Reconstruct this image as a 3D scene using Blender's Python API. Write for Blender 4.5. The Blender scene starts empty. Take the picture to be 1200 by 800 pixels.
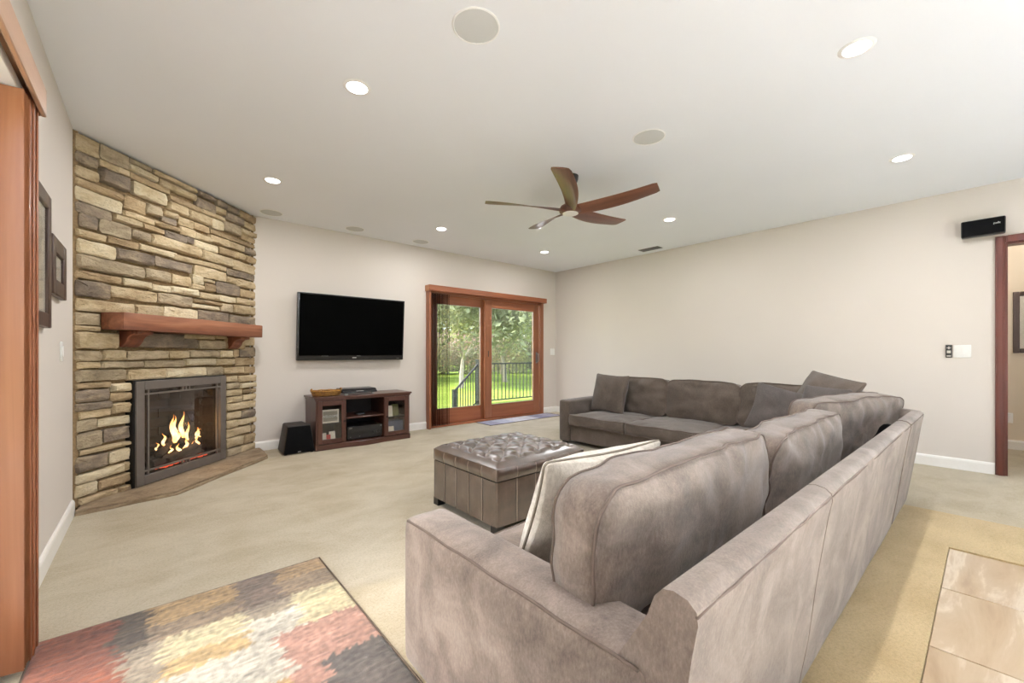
import bpy, bmesh, math, random
from mathutils import Vector, Matrix, noise

# ------------------------------------------------------------------ camera, world, sun, exposure
scene = bpy.context.scene
COL = scene.collection
R = math.radians

cam_data = bpy.data.cameras.new('camera')
cam_data.sensor_width = 36.0
cam_data.lens = 485.6 / 1200 * 36.0
cam_data.shift_y = 14.5 / 1200
cam_data.clip_start = 0.03
cam_data.clip_end = 400
cam = bpy.data.objects.new('camera', cam_data)
cam.location = (0, 0, 1.1)
cam.rotation_euler = (R(90), 0, R(-40.9))
COL.objects.link(cam)
scene.camera = cam

scene.view_settings.view_transform = 'Standard'
scene.view_settings.look = 'None'
scene.view_settings.gamma = 1.0
scene.view_settings.use_curve_mapping = False
scene.view_settings.exposure = 0.13

world = bpy.data.worlds.new('world')
scene.world = world
world.use_nodes = True
wn = world.node_tree.nodes
wl = world.node_tree.links
wbg = wn['Background']
sky = wn.new('ShaderNodeTexSky')
sky.sky_type = 'NISHITA'
sky.sun_disc = False
sky.sun_elevation = R(50)
sky.sun_rotation = R(-81)
sky.air_density = 1.0
sky.dust_density = 2.5
sky.ozone_density = 1.0
wl.new(sky.outputs[0], wbg.inputs[0])
wbg.inputs[1].default_value = SKY_STRENGTH = 0.85

sun_data = bpy.data.lights.new('sun', 'SUN')
sun_data.energy = 3.2
sun_data.angle = R(0.8)
sun_data.color = (1.0, 0.95, 0.86)
sun = bpy.data.objects.new('sun', sun_data)
sun_dir = Vector((0.987, -0.16, -math.tan(R(52))))      # the way the light travels
sun.rotation_euler = sun_dir.to_track_quat('-Z', 'Y').to_euler()
sun.location = (-6, 3, 9)
COL.objects.link(sun)

def portal(name, loc, rot, sx, sy):
    d = bpy.data.lights.new(name, 'AREA')
    d.shape = 'RECTANGLE'; d.size = sx; d.size_y = sy
    d.cycles.is_portal = True
    o = bpy.data.objects.new(name, d); o.location = loc; o.rotation_euler = rot
    COL.objects.link(o)
portal('sky_portal_far_door', (4.28, 5.60, 1.02), (R(-90), 0, 0), 2.3, 2.05)
portal('sky_portal_side_door', (-0.60, 1.53, 1.0), (0, R(-90), 0), 2.0, 1.3)
portal('sky_portal_rear_window', (2.75, -4.62, 1.2), (R(90), 0, 0), 5.6, 2.3)

LAMP_W = 15.5          # radiant watts of one recessed lamp
WARM = (0.97, 0.98, 1.0)
REAR_FILL_W = (215.0, 60.0, 4.0)          # made-up fill lamps out of view behind the camera, left to right

# ------------------------------------------------------------------ helpers
class MB:
    """collects quads / polygons and links them as one mesh object"""
    def __init__(self): self.v = []; self.f = []
    def add(self, vs, fs):
        n = len(self.v); self.v += [tuple(p) for p in vs]; self.f += [tuple(i + n for i in f) for f in fs]; return self
    def box(self, x0, x1, y0, y1, z0, z1):
        return self.add([(x0,y0,z0),(x1,y0,z0),(x1,y1,z0),(x0,y1,z0),(x0,y0,z1),(x1,y0,z1),(x1,y1,z1),(x0,y1,z1)],
                        [(0,3,2,1),(4,5,6,7),(0,1,5,4),(1,2,6,5),(2,3,7,6),(3,0,4,7)])
    def prism(self, pts, z0, z1):
        n = len(pts)
        return self.add([(x,y,z0) for x,y in pts] + [(x,y,z1) for x,y in pts],
                        [tuple(range(n-1,-1,-1)), tuple(range(n,2*n))] + [(i,(i+1)%n,n+(i+1)%n,n+i) for i in range(n)])
    def extrude_yz(self, pts, x0, x1):
        n = len(pts)
        return self.add([(x0,y,z) for y,z in pts] + [(x1,y,z) for y,z in pts],
                        [tuple(range(n-1,-1,-1)), tuple(range(n,2*n))] + [(i,(i+1)%n,n+(i+1)%n,n+i) for i in range(n)])
    def tube(self, path, r, n=8, closed=False, cap=True):
        path = [Vector(p) for p in path]; m = len(path)
        rs = r if isinstance(r, (list, tuple)) else [r]*m
        vs = []; up = None
        for i, p in enumerate(path):
            if closed: t = path[(i+1)%m] - path[i-1]
            else: t = path[min(i+1,m-1)] - path[max(i-1,0)]
            if t.length < 1e-9: t = Vector((0,0,1))
            t.normalize()
            if up is None:
                up = Vector((0,0,1)) if abs(t.z) < 0.9 else Vector((1,0,0))
            a = up - t*up.dot(t)
            if a.length < 1e-6: a = t.orthogonal()
            a.normalize(); b = t.cross(a); up = a
            for k in range(n):
                ang = 2*math.pi*k/n
                vs.append(p + a*math.cos(ang)*rs[i] + b*math.sin(ang)*rs[i])
        fs = []
        for i in range(m if closed else m-1):
            j = (i+1) % m
            for k in range(n):
                fs.append((i*n+k, i*n+(k+1)%n, j*n+(k+1)%n, j*n+k))
        if cap and not closed:
            fs.append(tuple(range(n-1,-1,-1))); fs.append(tuple((m-1)*n+k for k in range(n)))
        return self.add(vs, fs)
    def lathe(self, prof, c=(0,0,0), n=32):
        vs = []; m = len(prof)
        for r, z in prof:
            for k in range(n):
                a = 2*math.pi*k/n; vs.append((c[0]+r*math.cos(a), c[1]+r*math.sin(a), c[2]+z))
        fs = [(i*n+k, i*n+(k+1)%n, (i+1)*n+(k+1)%n, (i+1)*n+k) for i in range(m-1) for k in range(n)]
        fs.append(tuple(range(n-1,-1,-1))); fs.append(tuple((m-1)*n+k for k in range(n)))
        return self.add(vs, fs)
    def grid(self, fn, nu, nv):
        vs = [fn(i/nu, j/nv) for j in range(nv+1) for i in range(nu+1)]
        fs = [(j*(nu+1)+i, j*(nu+1)+i+1, (j+1)*(nu+1)+i+1, (j+1)*(nu+1)+i) for j in range(nv) for i in range(nu)]
        return self.add(vs, fs)
    def mesh(self, name):
        me = bpy.data.meshes.new(name); me.from_pydata(self.v, [], self.f); me.update(); return me
    def build(self, name, mat, parent=None, smooth=None, bevel=0, fix=True, segs=2):
        me = self.mesh(name)
        if fix or bevel:
            bm = bmesh.new(); bm.from_mesh(me)
            if fix: bmesh.ops.recalc_face_normals(bm, faces=bm.faces[:])
            if bevel:
                es = [e for e in bm.edges if len(e.link_faces) == 2 and e.calc_face_angle(0) > R(25)]
                bmesh.ops.bevel(bm, geom=es, offset=bevel, segments=segs, affect='EDGES', profile=0.5, clamp_overlap=True)
            bm.to_mesh(me); bm.free()
        return link(name, me, mat, parent, smooth if smooth is not None else (40 if bevel else None))

def link(name, me, mat, parent=None, smooth=None):
    if mat is not None and not me.materials: me.materials.append(mat)
    if smooth is not None:
        me.shade_smooth()
        if smooth < 180: me.set_sharp_from_angle(angle=R(smooth))
    o = bpy.data.objects.new(name, me); COL.objects.link(o)
    if parent is not None: o.parent = parent
    return o

def tag(o, label=None, cat=None, group=None, kind=None):
    if label: o['label'] = label
    if cat: o['category'] = cat
    if group: o['group'] = group
    if kind: o['kind'] = kind
    return o

def empty(name, loc=(0,0,0), rz=0.0, label=None, cat=None, group=None, kind=None):
    o = bpy.data.objects.new(name, None); o.location = loc; o.rotation_euler = (0,0,rz)
    o.empty_display_size = 0.1; COL.objects.link(o)
    return tag(o, label, cat, group, kind)

# ------------------------------------------------------------------ materials
def srgb(r, g, b):
    f = lambda c: ((c/255)/12.92 if c/255 <= 0.04045 else ((c/255+0.055)/1.055)**2.4)
    return (f(r), f(g), f(b), 1.0)

class NT:
    def __init__(self, name):
        self.m = bpy.data.materials.new(name); self.m.use_nodes = True
        self.t = self.m.node_tree; self.n = self.t.nodes; self.b = self.n['Principled BSDF']; self.out = self.n['Material Output']
    def new(self, typ, **kw):
        n = self.n.new(typ)
        for k, v in kw.items():
            if k in n.inputs: n.inputs[k].default_value = v
            else: setattr(n, k, v)
        return n
    def l(self, a, b): self.t.links.new(a, b)
    def coords(self, scale=(1,1,1), kind='Object', rot=(0,0,0)):
        tc = self.n.new('ShaderNodeTexCoord'); mp = self.n.new('ShaderNodeMapping')
        mp.inputs['Scale'].default_value = scale; mp.inputs['Rotation'].default_value = rot
        self.l(tc.outputs[kind], mp.inputs['Vector']); return mp.outputs['Vector']
    def noise(self, vec, scale, detail=4, rough=0.55, dist=0.0, dims='3D'):
        n = self.n.new('ShaderNodeTexNoise'); n.noise_dimensions = dims
        n.inputs['Scale'].default_value = scale; n.inputs['Detail'].default_value = detail
        n.inputs['Roughness'].default_value = rough; n.inputs['Distortion'].default_value = dist
        if vec is not None: self.l(vec, n.inputs['Vector'])
        return n
    def ramp(self, fac, stops):
        r = self.n.new('ShaderNodeValToRGB'); e = r.color_ramp.elements
        while len(e) < len(stops): e.new(0.5)
        for el, (p, c) in zip(e, stops): el.position = p; el.color = c
        self.l(fac, r.inputs[0]); return r.outputs[0]
    def mix(self, fac, a, b, typ='MIX'):
        n = self.n.new('ShaderNodeMix'); n.data_type = 'RGBA'; n.blend_type = typ
        if isinstance(fac, (int, float)): n.inputs[0].default_value = fac
        else: self.l(fac, n.inputs[0])
        for s, x in ((6, a), (7, b)):
            if isinstance(x, tuple): n.inputs[s].default_value = x
            else: self.l(x, n.inputs[s])
        return n.outputs[2]
    def bump(self, h, strength=0.2, dist=0.01):
        b = self.n.new('ShaderNodeBump'); b.inputs['Strength'].default_value = strength; b.inputs['Distance'].default_value = dist
        self.l(h, b.inputs['Height']); self.l(b.outputs[0], self.b.inputs['Normal'])
    def base(self, c):
        if isinstance(c, tuple): self.b.inputs['Base Color'].default_value = c
        else: self.l(c, self.b.inputs['Base Color'])
    def set(self, **kw):
        names = dict(rough='Roughness', metal='Metallic', spec='Specular IOR Level', sheen='Sheen Weight', coat='Coat Weight', emis='Emission Strength', alpha='Alpha')
        for k, v in kw.items(): self.b.inputs[names[k]].default_value = v

def plain(name, c, rough=0.5, metal=0.0, spec=0.5, var=0.06, scale=30, bump=0.0, coat=0.0):
    t = NT(name); v = t.coords(); n = t.noise(v, scale, 3)
    d = tuple(x*(1-var) for x in c[:3]) + (1,); u = tuple(min(1, x*(1+var)) for x in c[:3]) + (1,)
    t.base(t.ramp(n.outputs['Fac'], [(0.3, d), (0.7, u)])); t.set(rough=rough, metal=metal, spec=spec, coat=coat)
    if bump: t.bump(n.outputs['Fac'], bump, 0.002)
    return t.m

def wood(name, dark, mid, light, axis='x', grain=1.0, rough=0.38, coat=0.15, ring=1.0):
    t = NT(name)
    sc = {'x': (1.2, 22, 22), 'y': (22, 1.2, 22), 'z': (22, 22, 1.2)}[axis]
    sc2 = {'x': (0.7, 5, 5), 'y': (5, 0.7, 5), 'z': (5, 5, 0.7)}[axis]
    n1 = t.noise(t.coords(tuple(s*grain for s in sc)), 1.6, 6, 0.6, 0.6)
    n2 = t.noise(t.coords(tuple(s*grain for s in sc2)), 1.3*ring, 3, 0.5, 1.4)
    a = t.ramp(n1.outputs['Fac'], [(0.28, dark), (0.52, mid), (0.74, light)])
    b = t.ramp(n2.outputs['Fac'], [(0.3, dark), (0.5, mid), (0.72, light)])
    t.base(t.mix(0.45, a, b)); t.set(rough=rough, coat=coat); t.bump(n1.outputs['Fac'], 0.08, 0.002)
    return t.m

def fabric(name, dark, mid, light, weave=420, nap=3.0, streak=True, rough=0.92, sheen=0.25, bump=0.25, span=(0.3,0.5,0.72)):
    t = NT(name)
    n1 = t.noise(t.coords(), nap, 5, 0.6, 0.8)
    n2 = t.noise(t.coords((1, 1, 0.45) if streak else (1,1,1)), weave*0.42, 3, 0.75)
    n3 = t.noise(t.coords(), weave, 2, 0.6)
    a = t.ramp(n1.outputs['Fac'], [(span[0], dark), (span[1], mid), (span[2], light)])
    b = t.ramp(n2.outputs['Fac'], [(0.3, dark), (0.5, mid), (0.7, light)])
    t.base(t.mix(0.38, a, b)); t.set(rough=rough, sheen=sheen, spec=0.2); t.b.inputs['Sheen Roughness'].default_value = 0.5
    t.bump(n3.outputs['Fac'], bump, 0.003)
    return t.m

def emission(name, c, s):
    t = NT(name); e = t.new('ShaderNodeEmission'); e.inputs[0].default_value = c; e.inputs[1].default_value = s
    t.l(e.outputs[0], t.out.inputs[0]); return t.m

def glass(name, tint=(1,1,1,1), refl=0.07, rough=0.0, top=0.6):
    t = NT(name); tr = t.new('ShaderNodeBsdfTransparent'); gl = t.new('ShaderNodeBsdfGlossy'); mx = t.new('ShaderNodeMixShader')
    tr.inputs[0].default_value = tint; gl.inputs['Roughness'].default_value = rough
    lw = t.new('ShaderNodeLayerWeight'); lw.inputs[0].default_value = 0.25
    mp = t.new('ShaderNodeMapRange'); mp.inputs[3].default_value = refl; mp.inputs[4].default_value = top
    t.l(lw.outputs['Fresnel'], mp.inputs[0]); t.l(mp.outputs[0], mx.inputs[0])
    t.l(tr.outputs[0], mx.inputs[1]); t.l(gl.outputs[0], mx.inputs[2]); t.l(mx.outputs[0], t.out.inputs[0]); return t.m

M = {}
def paint(name, c, bump=0.05):
    t = NT(name); n = t.noise(t.coords(), 180, 3); n2 = t.noise(t.coords(), 0.9, 2)
    d = tuple(x*0.975 for x in c[:3]) + (1,)
    t.base(t.ramp(n2.outputs['Fac'], [(0.3, d), (0.7, c)])); t.set(rough=0.8, spec=0.25); t.bump(n.outputs['Fac'], bump, 0.002); return t.m
M['wall'] = paint('wall_paint', srgb(216, 207, 198))
M['hall'] = paint('hall_paint', srgb(216, 202, 182))
M['ceiling'] = paint('ceiling_paint', srgb(243, 245, 248))
M['bounce_floor'] = paint('white_bounce_floor', srgb(236, 238, 240))
M['white'] = plain('white_trim_paint', srgb(240, 236, 230), 0.4, var=0.015)
M['plastic_white'] = plain('white_plastic', srgb(238, 236, 232), 0.35, var=0.01)

def carpet(name, k):
    t = NT(name)
    n1 = t.noise(t.coords((1, 1, 1)), 1.5, 5, 0.6, 0.6); n2 = t.noise(t.coords((1.0, 1.7, 1), rot=(0, 0, 0.5)), 2.6, 5, 0.65, 0.5); n3 = t.noise(t.coords(), 330, 2, 0.7); n4 = t.noise(t.coords(), 85, 4, 0.8)
    c1 = t.ramp(n1.outputs['Fac'], [(0.32, srgb(180*k[0], 163*k[1], 131*k[2])), (0.5, srgb(201*k[0], 187*k[1], 159*k[2])), (0.68, srgb(213*k[0], 201*k[1], 175*k[2]))])
    c2 = t.ramp(n2.outputs['Fac'], [(0.35, srgb(183*k[0], 168*k[1], 137*k[2])), (0.6, srgb(212*k[0], 200*k[1], 174*k[2]))])
    c3 = t.ramp(n3.outputs['Fac'], [(0.25, (0.62, 0.60, 0.56, 1)), (0.6, (1, 1, 1, 1))])
    c4 = t.ramp(n4.outputs['Fac'], [(0.32, (0.78, 0.77, 0.74, 1)), (0.55, (1, 1, 1, 1))])
    t.base(t.mix(1.0, t.mix(0.6, t.mix(0.45, c1, c2), c3, 'MULTIPLY'), c4, 'MULTIPLY')); t.set(rough=1.0, spec=0.05, sheen=0.2)
    t.bump(n3.outputs['Fac'], 0.7, 0.006); return t.m
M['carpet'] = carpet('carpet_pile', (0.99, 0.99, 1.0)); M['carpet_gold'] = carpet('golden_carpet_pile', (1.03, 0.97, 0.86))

t = NT('travertine_tile')
oi = t.new('ShaderNodeObjectInfo'); tc = t.n.new('ShaderNodeTexCoord'); mp = t.n.new('ShaderNodeMapping'); mp.inputs['Scale'].default_value = (0.5, 3.2, 1)
cmb = t.new('ShaderNodeCombineXYZ'); mu = t.new('ShaderNodeMath', operation='MULTIPLY'); mu.inputs[1].default_value = 37.0
t.l(oi.outputs['Random'], mu.inputs[0]); t.l(mu.outputs[0], cmb.inputs[0]); t.l(mu.outputs[0], cmb.inputs[1]); t.l(cmb.outputs[0], mp.inputs['Location'])
t.l(tc.outputs['Object'], mp.inputs['Vector']); n1 = t.noise(mp.outputs['Vector'], 2.2, 6, 0.6, 0.45)
t.base(t.ramp(n1.outputs['Fac'], [(0.30, srgb(164, 138, 108)), (0.42, srgb(182, 158, 128)), (0.52, srgb(190, 168, 140)), (0.58, srgb(212, 196, 174)), (0.66, srgb(192, 170, 142)), (0.78, srgb(172, 146, 116))]))
t.set(rough=0.28, spec=0.5); M['tile'] = t.m
M['grout'] = plain('tile_grout', srgb(196, 178, 152), 0.9)

M['cherry_z'] = wood('cherry_wood_upright', srgb(122, 72, 46), srgb(144, 88, 58), srgb(162, 104, 72), 'z', 0.5)
M['cherry_x'] = wood('cherry_wood_level', srgb(118, 64, 40), srgb(150, 88, 56), srgb(172, 108, 74), 'x', 0.7)
M['cherry_y'] = wood('cherry_wood_cross', srgb(150, 96, 62), srgb(184, 128, 90), srgb(202, 150, 112), 'y', 0.7)
M['mahogany'] = wood('red_stained_casing', srgb(56, 18, 9), srgb(82, 30, 16), srgb(100, 42, 24), 'z', 0.6)
M['pale_wood'] = wood('pale_valance_wood', srgb(164, 122, 92), srgb(186, 146, 116), srgb(204, 168, 138), 'y', 0.5)
M['wicker_dark'] = plain('dark_wicker', srgb(112, 74, 28), 0.6, var=0.3, scale=60)
M['mantel'] = wood('rough_mantel_timber', srgb(78, 42, 28), srgb(134, 82, 56), srgb(174, 118, 86), 'x', 0.5, 0.6, 0.0, 2.6)
M['mantel_z'] = wood('mantel_bracket_timber', srgb(78, 38, 23), srgb(116, 62, 38), srgb(146, 88, 60), 'z', 0.6, 0.6, 0.0, 2.0)
M['stand'] = wood('dark_cherry_stand', srgb(52, 28, 20), srgb(78, 45, 34), srgb(98, 60, 46), 'x', 0.9, 0.35)
M['stand_z'] = wood('dark_cherry_door', srgb(52, 28, 20), srgb(80, 46, 35), srgb(98, 60, 46), 'z', 0.9, 0.35)
M['stand_in'] = plain('stand_inside', srgb(30, 20, 17), 0.7)
M['frame_wood'] = wood('dark_walnut_frame', srgb(38, 24, 17), srgb(62, 43, 33), srgb(88, 64, 50), 'z', 1.2, 0.5)
M['fan_wood'] = wood('fan_walnut', srgb(62, 34, 22), srgb(96, 58, 40), srgb(124, 82, 58), 'x', 0.9, 0.38, 0.15)

def stone(name, stops, bump=0.9):
    t = NT(name); oi = t.new('ShaderNodeObjectInfo'); tc = t.n.new('ShaderNodeTexCoord')
    n = t.n.new('ShaderNodeTexNoise'); n.noise_dimensions = '4D'; n.inputs['Scale'].default_value = 7; n.inputs['Detail'].default_value = 6; n.inputs['Roughness'].default_value = 0.62; n.inputs['Distortion'].default_value = 0.5
    mp = t.n.new('ShaderNodeMapping'); mp.inputs['Scale'].default_value = (0.8, 1, 1.6); t.l(tc.outputs['Object'], mp.inputs['Vector']); t.l(mp.outputs['Vector'], n.inputs['Vector'])
    mu = t.new('ShaderNodeMath', operation='MULTIPLY'); mu.inputs[1].default_value = 60.0; t.l(oi.outputs['Random'], mu.inputs[0]); t.l(mu.outputs[0], n.inputs['W'])
    n2 = t.noise(mp.outputs['Vector'], 45, 5, 0.7)
    col = t.ramp(n.outputs['Fac'], stops)
    hs = t.new('ShaderNodeHueSaturation'); mr = t.new('ShaderNodeMapRange'); mr.inputs[3].default_value = 0.86; mr.inputs[4].default_value = 1.12
    t.l(oi.outputs['Random'], mr.inputs[0]); t.l(mr.outputs[0], hs.inputs['Value']); t.l(col, hs.inputs['Color'])
    sp = t.ramp(n2.outputs['Fac'], [(0.3, (0.72, 0.70, 0.68, 1)), (0.5, (1, 1, 1, 1))])
    t.base(t.mix(0.8, hs.outputs[0], sp, 'MULTIPLY')); t.set(rough=0.9, spec=0.2)
    ad = t.new('ShaderNodeMath', operation='ADD'); t.l(n.outputs['Fac'], ad.inputs[0]); m3 = t.new('ShaderNodeMath', operation='MULTIPLY'); m3.inputs[1].default_value = 0.5
    t.l(n2.outputs['Fac'], m3.inputs[0]); t.l(m3.outputs[0], ad.inputs[1]); t.bump(ad.outputs[0], bump, 0.03); return t.m
M['stone_L'] = stone('stone_pale_cream', [(0.3, srgb(200, 178, 140)), (0.5, srgb(220, 203, 170)), (0.7, srgb(230, 217, 190))])
M['stone_C'] = stone('stone_buff', [(0.3, srgb(170, 146, 112)), (0.5, srgb(204, 182, 146)), (0.7, srgb(220, 202, 170))])
M['stone_M'] = stone('stone_mottled', [(0.3, srgb(142, 127, 106)), (0.5, srgb(182, 164, 136)), (0.7, srgb(208, 190, 160))])
M['stone_B'] = stone('stone_brown', [(0.3, srgb(140, 118, 90)), (0.5, srgb(178, 154, 120)), (0.7, srgb(204, 182, 148))])
M['stone_G'] = stone('stone_grey', [(0.3, srgb(110, 98, 88)), (0.5, srgb(148, 132, 114)), (0.7, srgb(190, 170, 140))])
M['mortar'] = plain('brown_mortar', srgb(134, 110, 78), 0.95, var=0.25, scale=60, bump=0.5)
M['hearth'] = stone('hearth_slate', [(0.3, srgb(126, 106, 84)), (0.5, srgb(156, 135, 110)), (0.7, srgb(178, 158, 132))], 0.5)

M['bronze'] = plain('bronze_metal', srgb(112, 103, 95), 0.5, 0.25, var=0.05)
M['black_gap'] = plain('black_metal', srgb(14, 13, 12), 0.5)
M['firebrick'] = plain('soot_brick', srgb(58, 51, 46), 0.9, var=0.2, scale=25, bump=0.3)
M['fire_glass'] = glass('fire_glass', (0.94, 0.94, 0.94, 1), 0.02, 0.0, 0.2)
M['log'] = plain('charred_log', srgb(52, 38, 31), 0.95, var=0.5, scale=28, bump=0.8)
M['black_screen'] = plain('screen_black', srgb(3, 3, 3), 0.5, spec=0.02, var=0.0)
M['black_plastic'] = plain('black_plastic', srgb(26, 25, 25), 0.35, var=0.05)
M['gloss_black'] = plain('gloss_black_bezel', srgb(40, 39, 40), 0.25, var=0.05)
M['black_cloth'] = plain('speaker_cloth', srgb(15, 15, 16), 0.95, spec=0.1, var=0.2, scale=400, bump=0.2)
M['dark_wrap'] = plain('speaker_wrap', srgb(50, 41, 36), 0.6, var=0.1)
M['silver'] = plain('silver_metal', srgb(190, 188, 184), 0.3, 0.8)
M['steel'] = plain('grey_steel', srgb(120, 120, 120), 0.4, 0.7)
M['grille'] = plain('speaker_grille', srgb(206, 206, 202), 0.7, var=0.03, scale=300)
M['vent'] = plain('vent_grey', srgb(120, 118, 112), 0.6)
M['lamp_trim'] = plain('lamp_trim', srgb(248, 247, 244), 0.5, var=0.01)
M['lamp_lens'] = emission('lamp_lens', (1.0, 0.97, 0.92, 1), 14.0)
M['fan_lens'] = plain('fan_lens', srgb(236, 234, 228), 0.35, var=0.01)

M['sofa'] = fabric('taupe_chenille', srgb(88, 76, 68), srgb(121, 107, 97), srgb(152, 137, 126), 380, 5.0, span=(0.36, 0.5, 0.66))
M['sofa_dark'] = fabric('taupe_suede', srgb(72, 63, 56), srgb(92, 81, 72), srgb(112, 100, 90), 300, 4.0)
M['piping'] = plain('sofa_piping', srgb(100, 86, 77), 0.9, var=0.1)
M['pillow_char'] = fabric('charcoal_suede', srgb(66, 60, 57), srgb(84, 77, 73), srgb(102, 94, 90), 300, 5.0)
M['pillow_linen'] = fabric('oatmeal_weave', srgb(166, 157, 144), srgb(204, 196, 184), srgb(228, 221, 210), 260, 20.0, True, bump=0.6)
M['pillow_pipe'] = plain('oatmeal_piping', srgb(128, 118, 105), 0.9, var=0.15)

t = NT('brown_leather'); n1 = t.noise(t.coords(), 9, 4, 0.6); n2 = t.noise(t.coords(), 260, 3, 0.7)
t.base(t.ramp(n1.outputs['Fac'], [(0.3, srgb(58, 42, 34)), (0.55, srgb(78, 60, 50)), (0.75, srgb(98, 80, 68))])); t.set(rough=0.3, spec=0.6, coat=1.0); t.b.inputs['Coat Roughness'].default_value = 0.24; t.b.inputs['Coat IOR'].default_value = 2.0
t.bump(n2.outputs['Fac'], 0.12, 0.002); M['leather'] = t.m
M['stitch'] = plain('pale_seam_thread', srgb(150, 134, 120), 0.8)

def attr_mat(name, rough=1.0, bump=0.6, scale=260):
    t = NT(name); a = t.new('ShaderNodeAttribute'); a.attribute_name = 'Col'; n = t.noise(t.coords(), scale, 3, 0.7)
    sp = t.ramp(n.outputs['Fac'], [(0.3, (0.66, 0.65, 0.64, 1)), (0.58, (1, 1, 1, 1))])
    t.base(t.mix(0.7, a.outputs['Color'], sp, 'MULTIPLY')); t.set(rough=rough, spec=0.05, sheen=0.3); t.bump(n.outputs['Fac'], bump, 0.006); return t.m
M['rug'] = attr_mat('patchwork_rug_pile')
M['rug_edge'] = plain('rug_binding', srgb(104, 90, 78), 0.95, var=0.2)

t = NT('sheer_brown_vane'); tr = t.new('ShaderNodeBsdfTransparent'); tr.inputs[0].default_value = (0.78, 0.72, 0.72, 1); mx = t.new('ShaderNodeMixShader'); mx.inputs[0].default_value = 0.55
t.base(srgb(70, 40, 30)); t.set(rough=0.5); t.l(tr.outputs[0], mx.inputs[1]); t.l(t.b.outputs[0], mx.inputs[2]); t.l(mx.outputs[0], t.out.inputs[0]); M['vane'] = t.m
M['vane_wood'] = wood('wood_vane', srgb(112, 68, 42), srgb(146, 94, 62), srgb(166, 114, 80), 'z', 0.35, 0.35)
M['glass'] = glass('window_glass', (0.97, 0.985, 0.98, 1), 0.05)
M['cab_glass'] = glass('cabinet_glass', (0.96, 0.96, 0.96, 1), 0.05, 0.0, 0.35)
M['rail'] = plain('black_rail', srgb(20, 24, 24), 0.5)
M['wicker'] = plain('honey_wicker', srgb(170, 120, 48), 0.6, var=0.35, scale=60)
M['red'] = plain('red_card', srgb(190, 60, 50), 0.6)
M['cream'] = plain('cream_card', srgb(232, 224, 206), 0.7)
M['green_card'] = plain('olive_card', srgb(120, 118, 70), 0.7)
M['blue_bin'] = plain('slate_blue_bin', srgb(92, 98, 116), 0.7)
M['letter'] = plain('white_lettering', srgb(240, 238, 232), 0.5)
M['sign_face'] = plain('sign_face', srgb(158, 152, 136), 0.7, var=0.1, scale=12)
M['art'] = plain('art_paper', srgb(206, 198, 180), 0.6, var=0.25, scale=9)
M['mat_board'] = plain('mat_board', srgb(222, 214, 198), 0.7)

t = NT('lawn_grass'); n1 = t.noise(t.coords(), 0.5, 5, 0.6); n2 = t.noise(t.coords(), 30, 3, 0.7)
a = t.ramp(n1.outputs['Fac'], [(0.3, srgb(136, 158, 58)), (0.6, srgb(166, 186, 84)), (0.8, srgb(184, 194, 118))]); b = t.ramp(n2.outputs['Fac'], [(0.3, (0.7, 0.75, 0.6, 1)), (0.6, (1, 1, 1, 1))])
t.base(t.mix(0.7, a, b, 'MULTIPLY')); t.set(rough=1.0, spec=0.05); M['lawn'] = t.m
M['patio'] = plain('patio_concrete', srgb(196, 188, 174), 0.9, var=0.1, scale=6)
M['siding'] = plain('house_wall_red', srgb(190, 140, 122), 0.8)
M['roof'] = plain('house_roof', srgb(150, 110, 96), 0.85)
M['house_window'] = plain('house_window', srgb(70, 80, 92), 0.2)
def leafmat(name, c, var=0.35):
    t = NT(name); n = t.noise(t.coords(), 2.2, 4); d = tuple(x*(1-var) for x in c[:3])+(1,); u = tuple(min(1,x*(1+var)) for x in c[:3])+(1,)
    t.base(t.ramp(n.outputs['Fac'], [(0.3, d), (0.7, u)])); t.set(rough=0.8, spec=0.2)
    tl = t.new('ShaderNodeBsdfTranslucent'); tl.inputs[0].default_value = u; ad = t.new('ShaderNodeMixShader'); ad.inputs[0].default_value = 0.35
    t.l(t.b.outputs[0], ad.inputs[1]); t.l(tl.outputs[0], ad.inputs[2]); t.l(ad.outputs[0], t.out.inputs[0]); return t.m
M['leaf_dark'] = leafmat('leaf_dark_olive', srgb(146, 150, 118)); M['leaf_mid'] = leafmat('leaf_yellow_green', srgb(198, 198, 150)); M['leaf_pale'] = leafmat('leaf_silver', srgb(232, 226, 212)); M['leaf_brown'] = leafmat('leaf_greybrown', srgb(192, 182, 160))
M['bark_pale'] = plain('bark_pale', srgb(156, 146, 130), 0.9, var=0.2, scale=10); M['bark_dark'] = plain('bark_dark', srgb(96, 86, 76), 0.9, var=0.2, scale=10)

def flame_mat():
    t = NT('flame'); tc = t.n.new('ShaderNodeTexCoord'); sx = t.new('ShaderNodeSeparateXYZ'); t.l(tc.outputs['Generated'], sx.inputs[0])
    c = t.ramp(sx.outputs[2], [(0.0, (1.0, 0.45, 0.10, 1)), (0.3, (1.0, 0.72, 0.35, 1)), (0.75, (1.0, 0.5, 0.12, 1)), (1.0, (0.8, 0.2, 0.03, 1))])
    e = t.new('ShaderNodeEmission'); e.inputs[1].default_value = 3.2; t.l(c, e.inputs[0])
    tr = t.new('ShaderNodeBsdfTransparent'); mx = t.new('ShaderNodeMixShader'); n = t.noise(t.coords((1, 1, 0.5)), 40, 3)
    f = t.ramp(n.outputs['Fac'], [(0.35, (0.35, 0.35, 0.35, 1)), (0.6, (1, 1, 1, 1))])
    t.l(f, mx.inputs[0]); t.l(tr.outputs[0], mx.inputs[1]); t.l(e.outputs[0], mx.inputs[2]); t.l(mx.outputs[0], t.out.inputs[0]); return t.m
M['flame'] = flame_mat(); M['ember'] = emission('ember', (1.0, 0.12, 0.05, 1), 1.1)
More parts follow.
